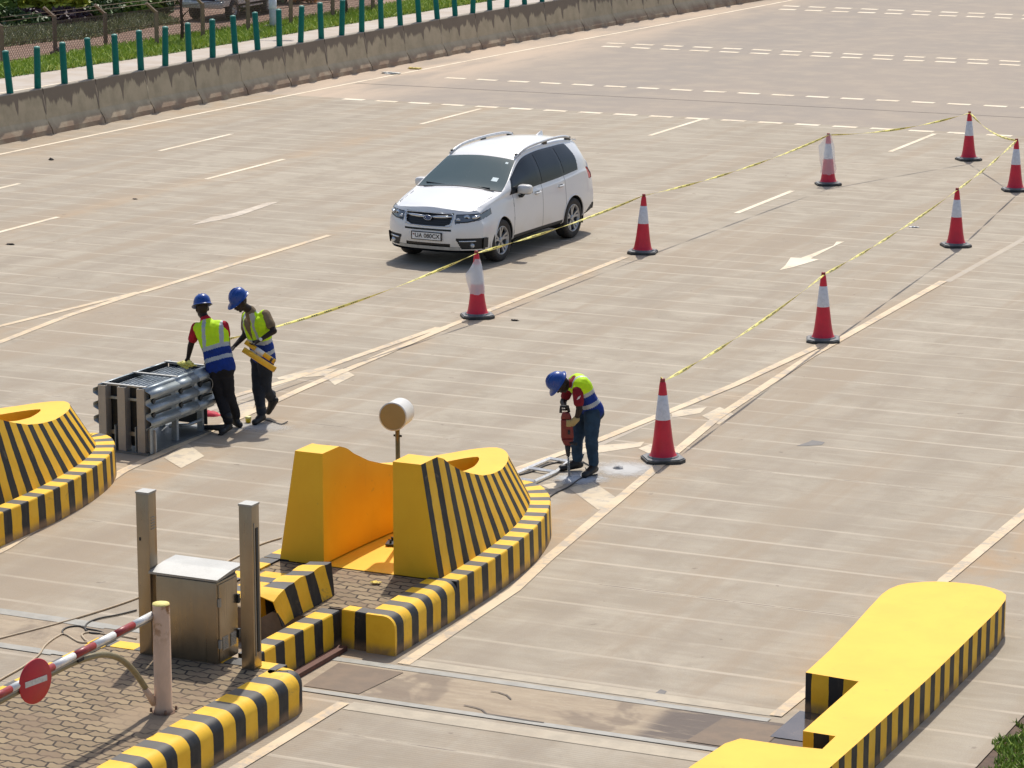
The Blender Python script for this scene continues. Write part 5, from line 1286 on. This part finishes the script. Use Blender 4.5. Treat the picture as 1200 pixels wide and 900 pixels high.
car_root = car()
# place: front axle and rear axle of the near side touch the floor here
fw_ = Vector(G(582.5, 306)); rw_ = Vector(G(668, 278)); d_ = (rw_-fw_).normalized(); ang = math.atan2(d_.y, d_.x)
SC = 1.0
nrm_ = Vector((d_.y, -d_.x)) if True else None
mid_ = (fw_+rw_)/2
org = mid_-d_*((.94+3.57)/2*SC)+Vector((-d_.y, d_.x))*(.80*SC)
car_root.location = (org.x, org.y, 0); car_root.rotation_euler[2] = ang; car_root.scale = (SC, SC, SC)
# ================================================================== PEOPLE
def cap_mesh(b, p0, r0, p1, r1, n=16, m=6):
    p0, p1 = Vector(p0), Vector(p1); d = (p1-p0); L_ = d.length; d = d.normalized() if L_ > 1e-6 else Vector((0, 0, 1))
    q = d.to_track_quat('Z', 'Y').to_matrix(); prof = []
    for i in range(m+1): a = -math.pi/2+i/m*math.pi/2; prof.append((r0*math.cos(a), r0*math.sin(a)))
    for i in range(m+1): a = i/m*math.pi/2; prof.append((r1*math.cos(a), L_+r1*math.sin(a)))
    vs = []
    for r_, z_ in prof[1:-1]:
        for j in range(n): t_ = 2*math.pi*j/n; vs.append(p0+q @ Vector((r_*math.cos(t_), r_*math.sin(t_), z_)))
    k = len(prof)-2; vs += [p0-d*r0, p1+d*r1]
    fs = [(i*n+j, i*n+(j+1) % n, (i+1)*n+(j+1) % n, (i+1)*n+j) for i in range(k-1) for j in range(n)]
    fs += [(k*n, (j+1) % n, j) for j in range(n)]+[(k*n+1, (k-1)*n+j, (k-1)*n+(j+1) % n) for j in range(n)]
    b.add(vs, fs, smooth=True)
def ell(b, c, r, q, n=16):
    vs = []
    for i in range(1, n):
        th = math.pi*i/n
        for j in range(2*n): ph = math.pi*j/n; vs.append(Vector(c)+q @ Vector((r[0]*math.sin(th)*math.cos(ph), r[1]*math.sin(th)*math.sin(ph), r[2]*math.cos(th))))
    k = n-1; w = 2*n; vs += [Vector(c)+q @ Vector((0, 0, r[2])), Vector(c)-q @ Vector((0, 0, r[2]))]
    fs = [(i*w+j, (i+1)*w+j, (i+1)*w+(j+1) % w, i*w+(j+1) % w) for i in range(k-1) for j in range(w)]
    fs += [(k*w, j, (j+1) % w) for j in range(w)]+[(k*w+1, (k-1)*w+(j+1) % w, (k-1)*w+j) for j in range(w)]
    b.add(vs, fs, smooth=True)
def remesh(b, name, mats, parent, vox=.011, sm=3, wrinkle=0.0, seed=0):
    o = b.build(name, mats, None)
    md = o.modifiers.new('r', 'REMESH'); md.mode = 'VOXEL'; md.voxel_size = vox; md.use_smooth_shade = True
    md = o.modifiers.new('s', 'SMOOTH'); md.iterations = sm; md.factor = .5
    bake(o)
    if wrinkle:
        me = o.data; nn = [v.normal.copy() for v in me.vertices]
        for v, q in zip(me.vertices, nn):
            w_ = mnoise.noise(v.co*11+Vector((seed, 0, 0)))*.6+mnoise.noise(Vector((v.co.x*22, v.co.y*22, v.co.z*34)))*.4; v.co += q*w_*wrinkle
    for p_ in o.data.polygons: p_.use_smooth = True
    o.parent = parent; o.location = -parent.location; return o
SKIN = plain('dark_skin', (.024, .014, .010), .5, 0, .15, 20, .3)
def cloth(name, c, rough=.85, var=.25):
    return plain(name, c, rough, 0, var, 9, .25, .3)
HV = cloth('hi_vis_yellow', (.56, .86, .015), .7, .08); SILV = plain('reflective_tape', (.40, .43, .45), .45, .1, .06); NAVY = cloth('royal_blue_cloth', (.010, .035, .21), .8, .2)
HAT = plain('blue_helmet', (.008, .055, .28), .30, 0, .05); BOOT = plain('black_boot', (.012, .012, .013), .5, 0, .2, 20)
def person(label, J, shirt, trousers, facing, up, skinw=1.0, glove=None, vest_front=None, boots=None):
    base = Vector((J['an_l'].x*.5+J['an_r'].x*.5, J['an_l'].y*.5+J['an_r'].y*.5, 0)); root = empty('person', base)
    tag(root, label, 'person')
    lat = (J['sh_l']-J['sh_r']).normalized(); latp = (J['hip_l']-J['hip_r']).normalized()
    pel, ch, nk, hd = J['pelvis'], J['chest'], J['neck'], J['head']; ax = (ch-pel).normalized(); fr = facing.normalized()
    bf = lat.cross(ax).normalized()
    if bf.dot(fr) < 0: bf = -bf
    def torso(b, e, low=0.0, top=True):
        for o_ in (-.072, -.024, .024, .072):
            cap_mesh(b, pel+latp*o_*1.05-ax*low, .098+e, pel.lerp(ch, .5)+lat*o_*.95, .092+e); cap_mesh(b, pel.lerp(ch, .5)+lat*o_*.95, .092+e, ch+lat*o_*1.25, .104+e)
        if top:
            cap_mesh(b, ch+lat*.07, .095+e, J['sh_l'].lerp(ch, .18)-ax*.0, .058+e); cap_mesh(b, ch-lat*.07, .095+e, J['sh_r'].lerp(ch, .18), .058+e); cap_mesh(b, ch, .09+e, nk-ax*.045, .056+e*.8)
    # --- body: one skin surface
    b = MB(); torso(b, -.012); 
    for s_ in 'lr':
        cap_mesh(b, J['sh_'+s_], .050, J['el_'+s_], .038); cap_mesh(b, J['el_'+s_], .040, J['wr_'+s_], .025)
        cap_mesh(b, J['hip_'+s_], .080, J['kn_'+s_], .052); cap_mesh(b, J['kn_'+s_], .052, J['an_'+s_], .036); cap_mesh(b, J['an_'+s_], .036, J['toe_'+s_], .028)
        # hand: palm, four fingers with a bend, thumb from the side
        wr, hn = J['wr_'+s_], J['ha_'+s_]; hd_ = (hn-wr).normalized(); sd = J.get('hs_'+s_, lat).cross(hd_).normalized(); pn = hd_.cross(sd).normalized()
        for k in range(4):
            o_ = (k-1.5)*.019; cap_mesh(b, wr+hd_*.015+sd*o_*.6, .014, hn+sd*o_, .0125)
            l_ = (.036, .042, .040, .030)[k]; k1 = hn+sd*o_*1.15+hd_*l_*.9+pn*.010; cap_mesh(b, hn+sd*o_*1.1, .0098, k1, .0088, 10, 4); cap_mesh(b, k1, .0088, k1+hd_*l_*.35+pn*l_*.65, .0075, 10, 4)
        th = wr+hd_*.03-sd*.03; t1 = th+hd_*.03-sd*.022+pn*.010; cap_mesh(b, th, .013, t1, .011, 10, 4); cap_mesh(b, t1, .0105, t1+hd_*.028+pn*.010, .0088, 10, 4)
    cap_mesh(b, nk-ax*.03, .056, hd-up*.06, .050)
    hf = J['face'].normalized(); hr = hf.cross(up).normalized(); hq = Matrix((hr, hf, up)).transposed()
    ell(b, hd+up*.015, (.074, .094, .098), hq); ell(b, hd-up*.045+hf*.022, (.056, .066, .068), hq)
    ell(b, hd-up*.095+hf*.060, (.026, .020, .018), hq)                                     # chin
    cap_mesh(b, hd+up*.005+hf*.088, .009, hd-up*.028+hf*.104, .014)                         # nose
    ell(b, hd-up*.058+hf*.088, (.026, .012, .011), hq)                                      # lips
    cap_mesh(b, hd+up*.022+hf*.086-hr*.045, .010, hd+up*.022+hf*.086+hr*.045, .010)          # brow
    for s_ in (1, -1): ell(b, hd-up*.008+hr*s_*.076-hf*.005, (.010, .019, .030), hq); ell(b, hd-up*.022+hr*s_*.042+hf*.062, (.020, .018, .018), hq)
    body = remesh(b, 'body', SKIN, root, .0075, 2)
    for s_ in (1, -1):
        b = MB(); ell(b, hd+up*.004+hr*s_*.032+hf*.083, (.013, .008, .008), hq, 8); eo = b.build('eye', plain('eye_white', (.55, .52, .48), .2), body)
    # --- clothes
    b = MB(); torso(b, .004, .042)
    for s_ in 'lr':
        sl = J['sh_'+s_].lerp(J['el_'+s_], .62); cap_mesh(b, J['sh_'+s_], .066, sl, .060)
        if J.get('long'): cap_mesh(b, J['sh_'+s_], .060, J['el_'+s_], .052); cap_mesh(b, J['el_'+s_], .050, J['wr_'+s_].lerp(J['el_'+s_], .1), .036)
    sh = remesh(b, 'shirt', [shirt, SKIN], root, .011, 2, .004, 3)
    b = MB()
    for o_ in (-.07, 0, .07): cap_mesh(b, pel+latp*o_-ax*.05, .108, pel+latp*o_+ax*.02, .104)
    for s_ in 'lr':
        cap_mesh(b, J['hip_'+s_], .104, J['kn_'+s_], .076); cap_mesh(b, J['kn_'+s_], .077, J['an_'+s_]+Vector((0, 0, .035)), .062)
    remesh(b, 'trousers', trousers, root, .012, 2, .012, 9)
    for s_ in 'lr':
        an, to = J['an_'+s_], J['toe_'+s_]; dd = (to-an); dh = dd.normalized(); he = an+Vector((0, 0, -.045))-Vector((dh.x, dh.y, 0))*.035
        if J.get('heelup') == s_: he = an-dh*.02-Vector((dh.x, dh.y, 0)).normalized()*.05
        b = MB(); cap_mesh(b, an+Vector((0, 0, .09)), .055, an-Vector((0, 0, .01)), .048); cap_mesh(b, he, .042, to, .040); cap_mesh(b, an-Vector((0, 0, .02)), .05, he.lerp(to, .6), .044)
        bo = remesh(b, 'boot', BOOT, root, .010, 1)
        if J.get('heelup') != s_:
            for v in bo.data.vertices: v.co.z = max(v.co.z, .004)
    # --- vest with bands painted by position on the torso
    b = MB(); torso(b, .018, .025)
    for s_ in 'lr': cap_mesh(b, ch+lat*(.07 if s_ == 'l' else -.07), .10, J['sh_'+s_].lerp(ch, .12), .076)
    v = remesh(b, 'vest', [HV, SILV, NAVY, SKIN, shirt], root, .010, 2, .011, 5)
    me = v.data; LT = (ch-pel).length
    off = root.location
    for p_ in me.polygons:
        c_ = p_.center; t_ = (c_-pel).dot(ax); u_ = (c_-pel.lerp(ch, .5)).dot(lat); f_ = (c_-pel.lerp(ch, .5)).dot(bf)
        m = 0; dip = .03*math.cos(u_*9)
        if t_ < .115: m = 2
        if .055 < t_ < .105: m = 1
        if .105 <= t_ < .20: m = 2
        if .20 <= t_ < .25: m = 1
        if t_ >= .25 and .088 < abs(u_) < .135: m = 1
        if f_ > 0 and t_ > .25 and abs(u_) < (t_-.25)*.30: m = 4            # open V at the chest
        if f_ > 0 and abs(u_) < .005 and t_ <= .27: m = 2
        if (c_-nk).length < .085 and t_ > LT: m = 4
        p_.material_index = m
    # --- helmet
    hh = empty('hard_hat', (0, 0, 0)); hh.parent = root; hh.location = -root.location
    b = MB(); prof = [(.142, 0), (.138, .006), (.126, .010), (.124, .03), (.118, .065), (.103, .10), (.078, .125), (.045, .141), (0, .147)]
    b.lathe([(r_, z_) for r_, z_ in prof], n=40)
    b2 = []
    for i, q in enumerate(b.v): 
        x_, y_, z_ = q; k = 1.0
        if z_ < .012 and math.hypot(x_, y_) > .13: k = 1+(.30 if y_ > 0 else .06)*max(0, y_/.142)**2 if y_ > 0 else 1.02; z_ -= .016*max(0, y_/.142)**2
        b2.append(hd+up*.040+hq @ Vector((x_*k*.87, y_*k*1.0-.004, z_*.95)))
    b.v = [tuple(q) for q in b2]; b.build('helmet_shell', HAT, hh)
    b = MB()
    for o_ in (-.035, 0, .035): 
        b.tube([hd+up*.040+hq @ Vector((o_, y_, .002+.139*math.sqrt(max(0, 1-(y_/.119)**2-(o_/.14)**2)))) for y_ in np.linspace(-.10, .10, 15)], .006, 6)
    b.build('helmet_ridge', HAT, hh)
    b = MB(); b.tube([hd+up*.038+hq @ Vector((.098*math.cos(a), -.02+.11*math.sin(a), .0)) for a in np.linspace(math.pi*1.05, math.pi*1.95, 14)], .012, 6); b.build('helmet_strap', BOOT, hh)
    return root
def lift(px, py, d, z=None):
    v = GD(px, py, d)
    if z is not None: v.z = z
    return v
CR = Vector((CY, SY, 0)); CF = Vector((-SY, CY, 0)); UP = Vector((0, 0, 1))
# -- A: back to camera, leaning on the crash cushion
dA = fwd(G(268, 506))
A_ = dict(pelvis=GD(258, 428, dA+.02), chest=GD(248, 387, dA+.16), neck=GD(240, 371, dA+.22), head=GD(237, 361.5, dA+.26),
          sh_l=GD(230, 384, dA+.20), sh_r=GD(262, 382, dA+.12), el_l=GD(223.5, 405, dA+.22), el_r=GD(266, 398, dA+.18), wr_l=GD(220.3, 420, dA+.25), wr_r=GD(268, 408, dA+.30), ha_l=GD(219, 425.5, dA+.27), ha_r=GD(269, 414, dA+.34),
          hip_l=GD(252.5, 434, dA+.03), hip_r=GD(264, 434, dA-.0), kn_l=GD(258, 464, dA+.06), kn_r=GD(268.5, 464, dA+.05), an_l=GD(267.5, 498, dA-.05), an_r=GD(276.5, 492, dA+.15), face=(CF*.85-CR*.35-UP*.35), hs_l=CF)
def ground_foot(J, s, tx, ty, h=.04):
    v = G3(tx, ty, 0.0); v.z = h; J['toe_'+s] = v; J['an_'+s].z = .105
ground_foot(A_, 'l', 260, 509.5); ground_foot(A_, 'r', 281, 501.5)
A_['an_l'] = Vector((*G(267.5, 507), .115)); A_['an_r'] = Vector((*G(276.5, 501), .115))
TR1 = cloth('black_trousers', (.016, .016, .019)); TR2 = cloth('dark_jeans', (.022, .026, .034)); TR3 = cloth('blue_jeans', (.022, .048, .085))
pA = person('worker in red shirt, back to camera, leaning a hand on the crash cushion', A_, cloth('red_shirt', (.38, .015, .028)), TR1, CF, (UP*.95+CF*.2-CR*.05).normalized())
# -- B: walking, looking down at the yellow tubes in his hand
dB = fwd(G(303, 496)); dB2 = fwd(G(318, 489))
fB = (-CR*.80-CF*.60)
B_ = dict(pelvis=GD(308.5, 417, dB+.10), chest=GD(301, 380, dB+.02), neck=GD(292.5, 361, dB-.06), head=GD(281.5, 353.5, dB-.14),
          sh_l=GD(311, 369, dB-.06), sh_r=GD(289, 370, dB+.20), el_l=GD(321, 388, dB-.16), el_r=GD(287, 393, dB+.10), wr_l=GD(305.5, 398, dB-.24), wr_r=GD(275, 405.5, dB-.02), ha_l=GD(298.5, 402.5, dB-.27), ha_r=GD(270.5, 410, dB-.07),
          hip_l=GD(311, 422, dB+.04), hip_r=GD(303, 422, dB+.18), kn_r=GD(302.5, 455, dB+.08), kn_l=GD(311, 456, dB+.12), an_r=Vector((*G(306.5, 496), .115)), an_l=GD(318.5, 470, dB2-.05), face=(-CR*.72-CF*.40-UP*.62), heelup='l', hs_l=UP, hs_r=UP)
ground_foot(B_, 'r', 298.5, 498.5); B_['an_r'] = Vector((*G(306.5, 496), .115)); B_['toe_l'] = GD(314.5, 482.5, dB2-.02); 
pB = person('worker in brown shirt and blue helmet, mid-step, looking down at yellow tubes', B_, cloth('brown_shirt', (.19, .14, .085)), TR2, fB, (UP*.80-CR*.42-CF*.25).normalized())
b = MB(); wd_ = (B_['ha_l']-B_['wr_l']).normalized(); b.lathe([(0, .032), (.020, .032), (.022, .026), (.022, .0)], B_['wr_l']-pB.location, 18, rot=(-CF*.9+UP*.35).to_track_quat('Z', 'Y').to_matrix()); b.build('watch', plain('watch_face', (.72, .72, .70), .3), pB)
# yellow tubes
YT = plain('yellow_tube', (.86, .46, .02), .38, 0, .08, 10)
dT = dB-.32
for (a_, c_, r_, dd, lab, wh) in (((285, 409.5), (322.5, 433.5), .036, 0, 'lower and longer yellow tube carried by the walking worker', False), ((287.5, 400.5), (322, 424), .030, .07, 'upper yellow tube with white sleeve under the walking worker hand', True)):
    p0, p1 = GD(*a_, dT+dd), GD(*c_, dT+dd-.05); root = empty('yellow_tube', p0); tag(root, lab, 'tube'); dv = p1-p0
    b = MB(); b.tube([Vector((0, 0, 0)), dv], r_, 18); b.build('tube_body', YT, root)
    b = MB(); b.tube([dv*.995, dv*1.004], r_*.72, 16); b.build('tube_mouth', plain('tube_dark', (.12, .06, .02), .7), root)
    if wh: 
        b = MB(); b.tube([dv*.36, dv*.45, dv*.62], [r_*1.05, r_*1.06, r_*1.04], 18); b.build('white_sleeve', plain('white_sleeve', (.72, .70, .66), .5), root)
        b = MB(); b.tube([dv*.86, dv*.93], r_*1.03, 18); b.build('printed_band', plain('tube_print', (.08, .05, .03), .5), root)
# -- C: bent over the breaker drill
dC = fwd(G(691, 558)); dC2 = fwd(G(674, 552.5)); dm = (dC+dC2)/2
C_ = dict(pelvis=GD(692, 478, dm+.02), chest=GD(679.5, 451, dm-.02), neck=GD(668, 447, dm-.06), head=GD(657.5, 449.5, dm-.10),
          sh_l=GD(677, 458, dm-.19), sh_r=GD(668, 452, dm+.17), el_l=GD(679, 480, dm-.24), el_r=GD(660, 471, dm+.14), wr_l=GD(675.5, 491, dm-.20), wr_r=GD(662, 478, dm-.02), ha_l=GD(671, 495.5, dm-.16), ha_r=GD(663, 480, dm-.06),
          hip_l=GD(694.5, 484, dm-.08), hip_r=GD(685, 482, dm+.10), kn_l=GD(693, 515, dm-.12), kn_r=GD(675.5, 516, dm+.10), an_l=Vector((*G(695.5, 557), .115)), an_r=Vector((*G(676.5, 551.5), .115)), face=(-CR*.55-CF*.12-UP*.80), hs_l=UP, hs_r=UP)
ground_foot(C_, 'l', 685, 560.5); ground_foot(C_, 'r', 658, 552.5); C_['an_l'] = Vector((*G(695.5, 557), .115)); C_['an_r'] = Vector((*G(676.5, 551.5), .115))
pC = person('worker in maroon shirt bent double over a drill near the largest cone', C_, cloth('maroon_shirt', (.20, .012, .022)), TR3, (-CR-UP*.6), (-CR*.80+UP*.45-CF*.30).normalized())
# drill
dr = empty('rotary_hammer', (0, 0, 0)); tag(dr, 'red rotary hammer drill with long bit held upright by the bent worker', 'power drill')
dD = fwd(G(666.5, 558.5)); tip = Vector((*G(666.8, 558.5), .0)); topd = GD(663.5, 478, dD-.0)
def dl_(f): return tip.lerp(topd, f)
ax_ = (topd-tip).normalized(); sdx = CR
def dbox(b, f0, f1, w0, w1, dep, off=0.0, m=0):
    a_, c_ = dl_(f0)+CR*off, dl_(f1)+CR*off
    vs = [a_+CR*s1*w0+CF*s2*dep for s1, s2 in ((-1, -1), (1, -1), (1, 1), (-1, 1))]+[c_+CR*s1*w1+CF*s2*dep for s1, s2 in ((-1, -1), (1, -1), (1, 1), (-1, 1))]
    b.add(vs, [(3, 2, 1, 0), (4, 5, 6, 7), (0, 1, 5, 4), (1, 2, 6, 5), (2, 3, 7, 6), (3, 0, 4, 7)], m)
b = MB(); dbox(b, .46, .56, .040, .074, .042, .0); dbox(b, .56, .84, .074, .066, .046, .0); dbox(b, .84, .94, .066, .040, .042, -.005)
hb = b.build('housing', plain('drill_red', (.20, .022, .018), .45, 0, .2, 20), dr); bevel(hb, .018, 3, 20)
b = MB(); b.lathe([(0, 0), (.018, 0), (.018, .006), (0, .006)], dl_(.66)-CF*.052+CR*.02, 12, rot=(-CF).to_track_quat('Z', 'Y').to_matrix() @ Matrix.Diagonal((.8, 1.5, 1))); b.build('trigger', M_BLACK, hb)
b = MB(); b.tube([dl_(.30), dl_(.38), dl_(.47)], [.020, .030, .036], 14); b.build('chuck', M_BLACK, dr)
b = MB(); b.tube([dl_(.94)+CR*.03, dl_(1.02)+CR*.02, dl_(1.02)-CR*.06, dl_(.93)-CR*.065], .018, 10); b.build('handle', M_BLACK, dr)
b = MB(); b.tube([dl_(.50)+CF*.0, dl_(.50)+CR*.06-CF*.06, dl_(.50)+CR*.10-CF*.09], [.016, .018, .020], 10); b.build('side_handle', M_BLACK, dr)
b = MB(); b.tube([dl_(0), dl_(.31)], .0085, 8); bit = b.build('bit', plain('bit_steel', (.12, .12, .12), .4, .8), dr)
hp = []; 
for i in range(140): 
    a = i/139*14*2*math.pi; hp.append(dl_(.31*i/139)+(CR*math.cos(a)+CF*math.sin(a))*.0115)
b = MB(); b.tube(hp, .0045, 5); b.build('bit_flute', plain('bit_flute', (.42, .42, .40), .35, .8), bit)
# work gloves on the drill hand
for s_, J in (('l', C_),):
    b = MB(); cap_mesh(b, J['wr_'+s_], .040, J['ha_'+s_], .042); cap_mesh(b, J['ha_'+s_]-CR*.0, .038, J['ha_'+s_]-CR*.03+UP*.01, .03)
    for k in range(4): 
        q = J['ha_'+s_]+UP*(.03-.02*k); cap_mesh(b, q, .014, q-CR*.055-CF*.03, .012, 10, 4); cap_mesh(b, q-CR*.055-CF*.03, .012, q-CR*.075+CF*.0, .011, 10, 4)
    g = remesh(b, 'glove', plain('tan_glove', (.42, .32, .14), .8), pC, .008, 1)
b = MB(); sx = C_['sh_l'].lerp(C_['el_l'], .25)-pC.location
for k in range(3):
    q = sx-CF*.062+UP*(-.012*k)-CR*(.006*k); b.box(q+CR*.012, (.036, .012, .007), rot=Matrix.Rotation(YAW, 3, 'Z') @ Matrix.Rotation(R(-30), 3, 'Y'))
b.build('sleeve_mark', plain('sleeve_white', (.7, .7, .7), .7), pC)

# ================================================================== PICKUP beyond the fence (only its lower half is in the frame)
def pickup():
    r_ = empty('pickup_truck'); tag(r_, 'dusty white pickup with dark spoked wheels beyond the chain link fence', 'pickup truck')
    PW = plain('pickup_white', (.82, .82, .81), .35, 0, .08, 4, dirt=((.35, .25, .18), .4)); D = M_BLACK; BMP = plain('pickup_bumper', (.55, .56, .56), .35, .4)
    L, W = 4.9, .86; cut = [(.85, .40), (3.85, .40)]
    prof = [(0, .55), (0, .92), (.08, 1.02), (1.15, 1.12), (1.85, 1.66), (3.05, 1.70), (3.25, 1.15), (4.9, 1.13), (4.9, .55)]
    low = []
    for cx_, rr in reversed(cut):
        low += [(cx_+rr*1.05*math.cos(a), .42+rr*1.05*math.sin(a)) for a in np.linspace(.32, math.pi-.32, 10)]
    outline = prof+low
    b = MB(); n = len(outline); 
    def yo(z): return W*(1-max(0, z-1.1)*.22)
    vs = [(x_, -yo(z_), z_) for x_, z_ in outline]+[(x_, yo(z_), z_) for x_, z_ in outline]
    fs = [(i, (i+1) % n, n+(i+1) % n, n+i) for i in range(n)]; b.add(vs, fs); o_ = len(b.v)-2*n
    b.f.append([o_+i for i in range(n)][::-1]); b.f.append([o_+n+i for i in range(n)]); b.m += [0, 0]; b.uv += [None, None]; b.sm += [False, False]
    bevel(b.build('body', PW, r_), .03, 2, 30)
    for sg in (-1, 1):
        y_ = sg*(W-.03)
        for qd in ([(1.55, y_*1.0, 1.17), (2.25, y_*1.0, 1.17), (2.25, y_*.925, 1.60), (1.95, y_*.925, 1.60)], [(2.33, y_, 1.17), (3.12, y_, 1.17), (3.0, y_*.925, 1.60), (2.33, y_*.925, 1.60)]):
            b = MB(); b.add(qd, [(0, 1, 2, 3)]); o = b.build('side_window', plain('pickup_glass', (.02, .025, .03), .08), r_); md = o.modifiers.new('s', 'SOLIDIFY'); md.thickness = .14; md.offset = 0; bake(o)
    b = MB(); b.box((1.48, 0, 1.40), (.012, 1.36, .70), rot=Matrix.Rotation(R(52), 3, 'Y')); b.build('windscreen', plain('pickup_glass', (.02, .025, .03), .08), r_)
    b = MB(); b.box((-.08, 0, .62), (.16, 1.7, .26)); bevel(b.build('bumper', BMP, r_), .04, 2)
    b = MB(); b.box((-.005, 0, .88), (.03, 1.0, .22)); b.build('grille', D, r_)
    for sg in (-1, 1):
        b = MB(); b.box((-.01, sg*.66, .88), (.04, .26, .20)); bevel(b.build('headlight', plain('pickup_lamp', (.6, .62, .62), .15, .3), r_), .02, 2)
        b = MB(); b.box((2.35, sg*.86, .45), (1.7, .12, .05)); b.build('side_step', BMP, r_)
        b = MB(); b.box((1.72, sg*.98, 1.22), (.10, .18, .14)); b.build('mirror', D, r_)
    b = MB(); b.box((2.4, 0, .55), (4.2, 1.1, .2)); b.build('chassis', D, r_)
    for cx_, rr in cut:
        for sg in (-1, 1):
            w = empty('wheel', (cx_, sg*.76, .37)); w.parent = r_; M = Matrix.Rotation(R(-90)*sg, 3, 'X')
            b = MB(); b.lathe([(.20, -.12), (.34, -.12), (.37, -.07), (.37, .07), (.34, .12), (.22, .11), (.20, .05), (0, .04)], n=32, rot=M); b.build('tyre', D, w)
            b = MB(); b.lathe([(.205, .112), (.19, .06), (.14, .05), (.06, .085), (0, .09)], n=32, rot=M); rm = b.build('rim', plain('pickup_rim', (.55, .54, .52), .4, .3), w)
            for k in range(5):
                a = k*2*math.pi/5+.5; b = MB(); b.lathe([(0, .064), (.034, .064)], M @ Vector((.115*math.cos(a), .115*math.sin(a), .008)), 10, rot=M); b.build('rim_hole', D, rm)
    return r_
pk = pickup()
wf = Vector(lowp(273, 23.5)); 
hd_ = math.atan2(CR.y*.36+CF.y*.93, CR.x*.36+CF.x*.93)
# right (nearer) rear wheel at the wheel seen between the posts
lx = Vector((math.cos(hd_), math.sin(hd_))); ly = Vector((-math.sin(hd_), math.cos(hd_)))
og = wf-lx*.85+ly*.80
pk.location = (og.x, og.y, ZB-.0); pk.rotation_euler[2] = hd_
# ================================================================== LIGHT, CAMERA
def finish():
    w = bpy.data.worlds.new('World'); scene.world = w; w.use_nodes = True
    nt = w.node_tree; bg = nt.nodes['Background']; sky = nt.nodes.new('ShaderNodeTexSky'); sky.sky_type = 'NISHITA'; sky.sun_disc = False
    el, az = R(57), R(-17)          # azimuth measured from +Y (the road) towards +X
    sky.sun_elevation = el; sky.sun_rotation = az; sky.dust_density = 2.5; sky.air_density = 1.0
    nt.links.new(sky.outputs[0], bg.inputs[0]); bg.inputs[1].default_value = .135
    ld = bpy.data.lights.new('sun', 'SUN'); ld.energy = 3.75; ld.angle = R(.9); ld.color = (1, .955, .87)
    lo = bpy.data.objects.new('sun', ld); col.objects.link(lo); tag(lo, kind='structure')
    d = Vector((math.sin(az)*math.cos(el), math.cos(az)*math.cos(el), math.sin(el)))
    lo.rotation_euler = d.to_track_quat('Z', 'Y').to_euler(); lo.location = (0, 0, 60)
    cd = bpy.data.cameras.new('camera'); cd.sensor_width = 36; cd.lens = F/1200*36; cd.clip_end = 3000; cd.clip_start = .5
    co = bpy.data.objects.new('camera', cd); col.objects.link(co); scene.camera = co
    co.location = (0, 0, H)
    look = Vector((-SY*CT, CY*CT, -ST)); co.rotation_euler = look.to_track_quat('-Z', 'Y').to_euler()
    vs = scene.view_settings; vs.view_transform = 'Standard'; vs.look = 'None'; vs.gamma = 1; vs.exposure = 0.0; vs.use_curve_mapping = False
    scene.render.resolution_x = 1024; scene.render.resolution_y = 768
finish()
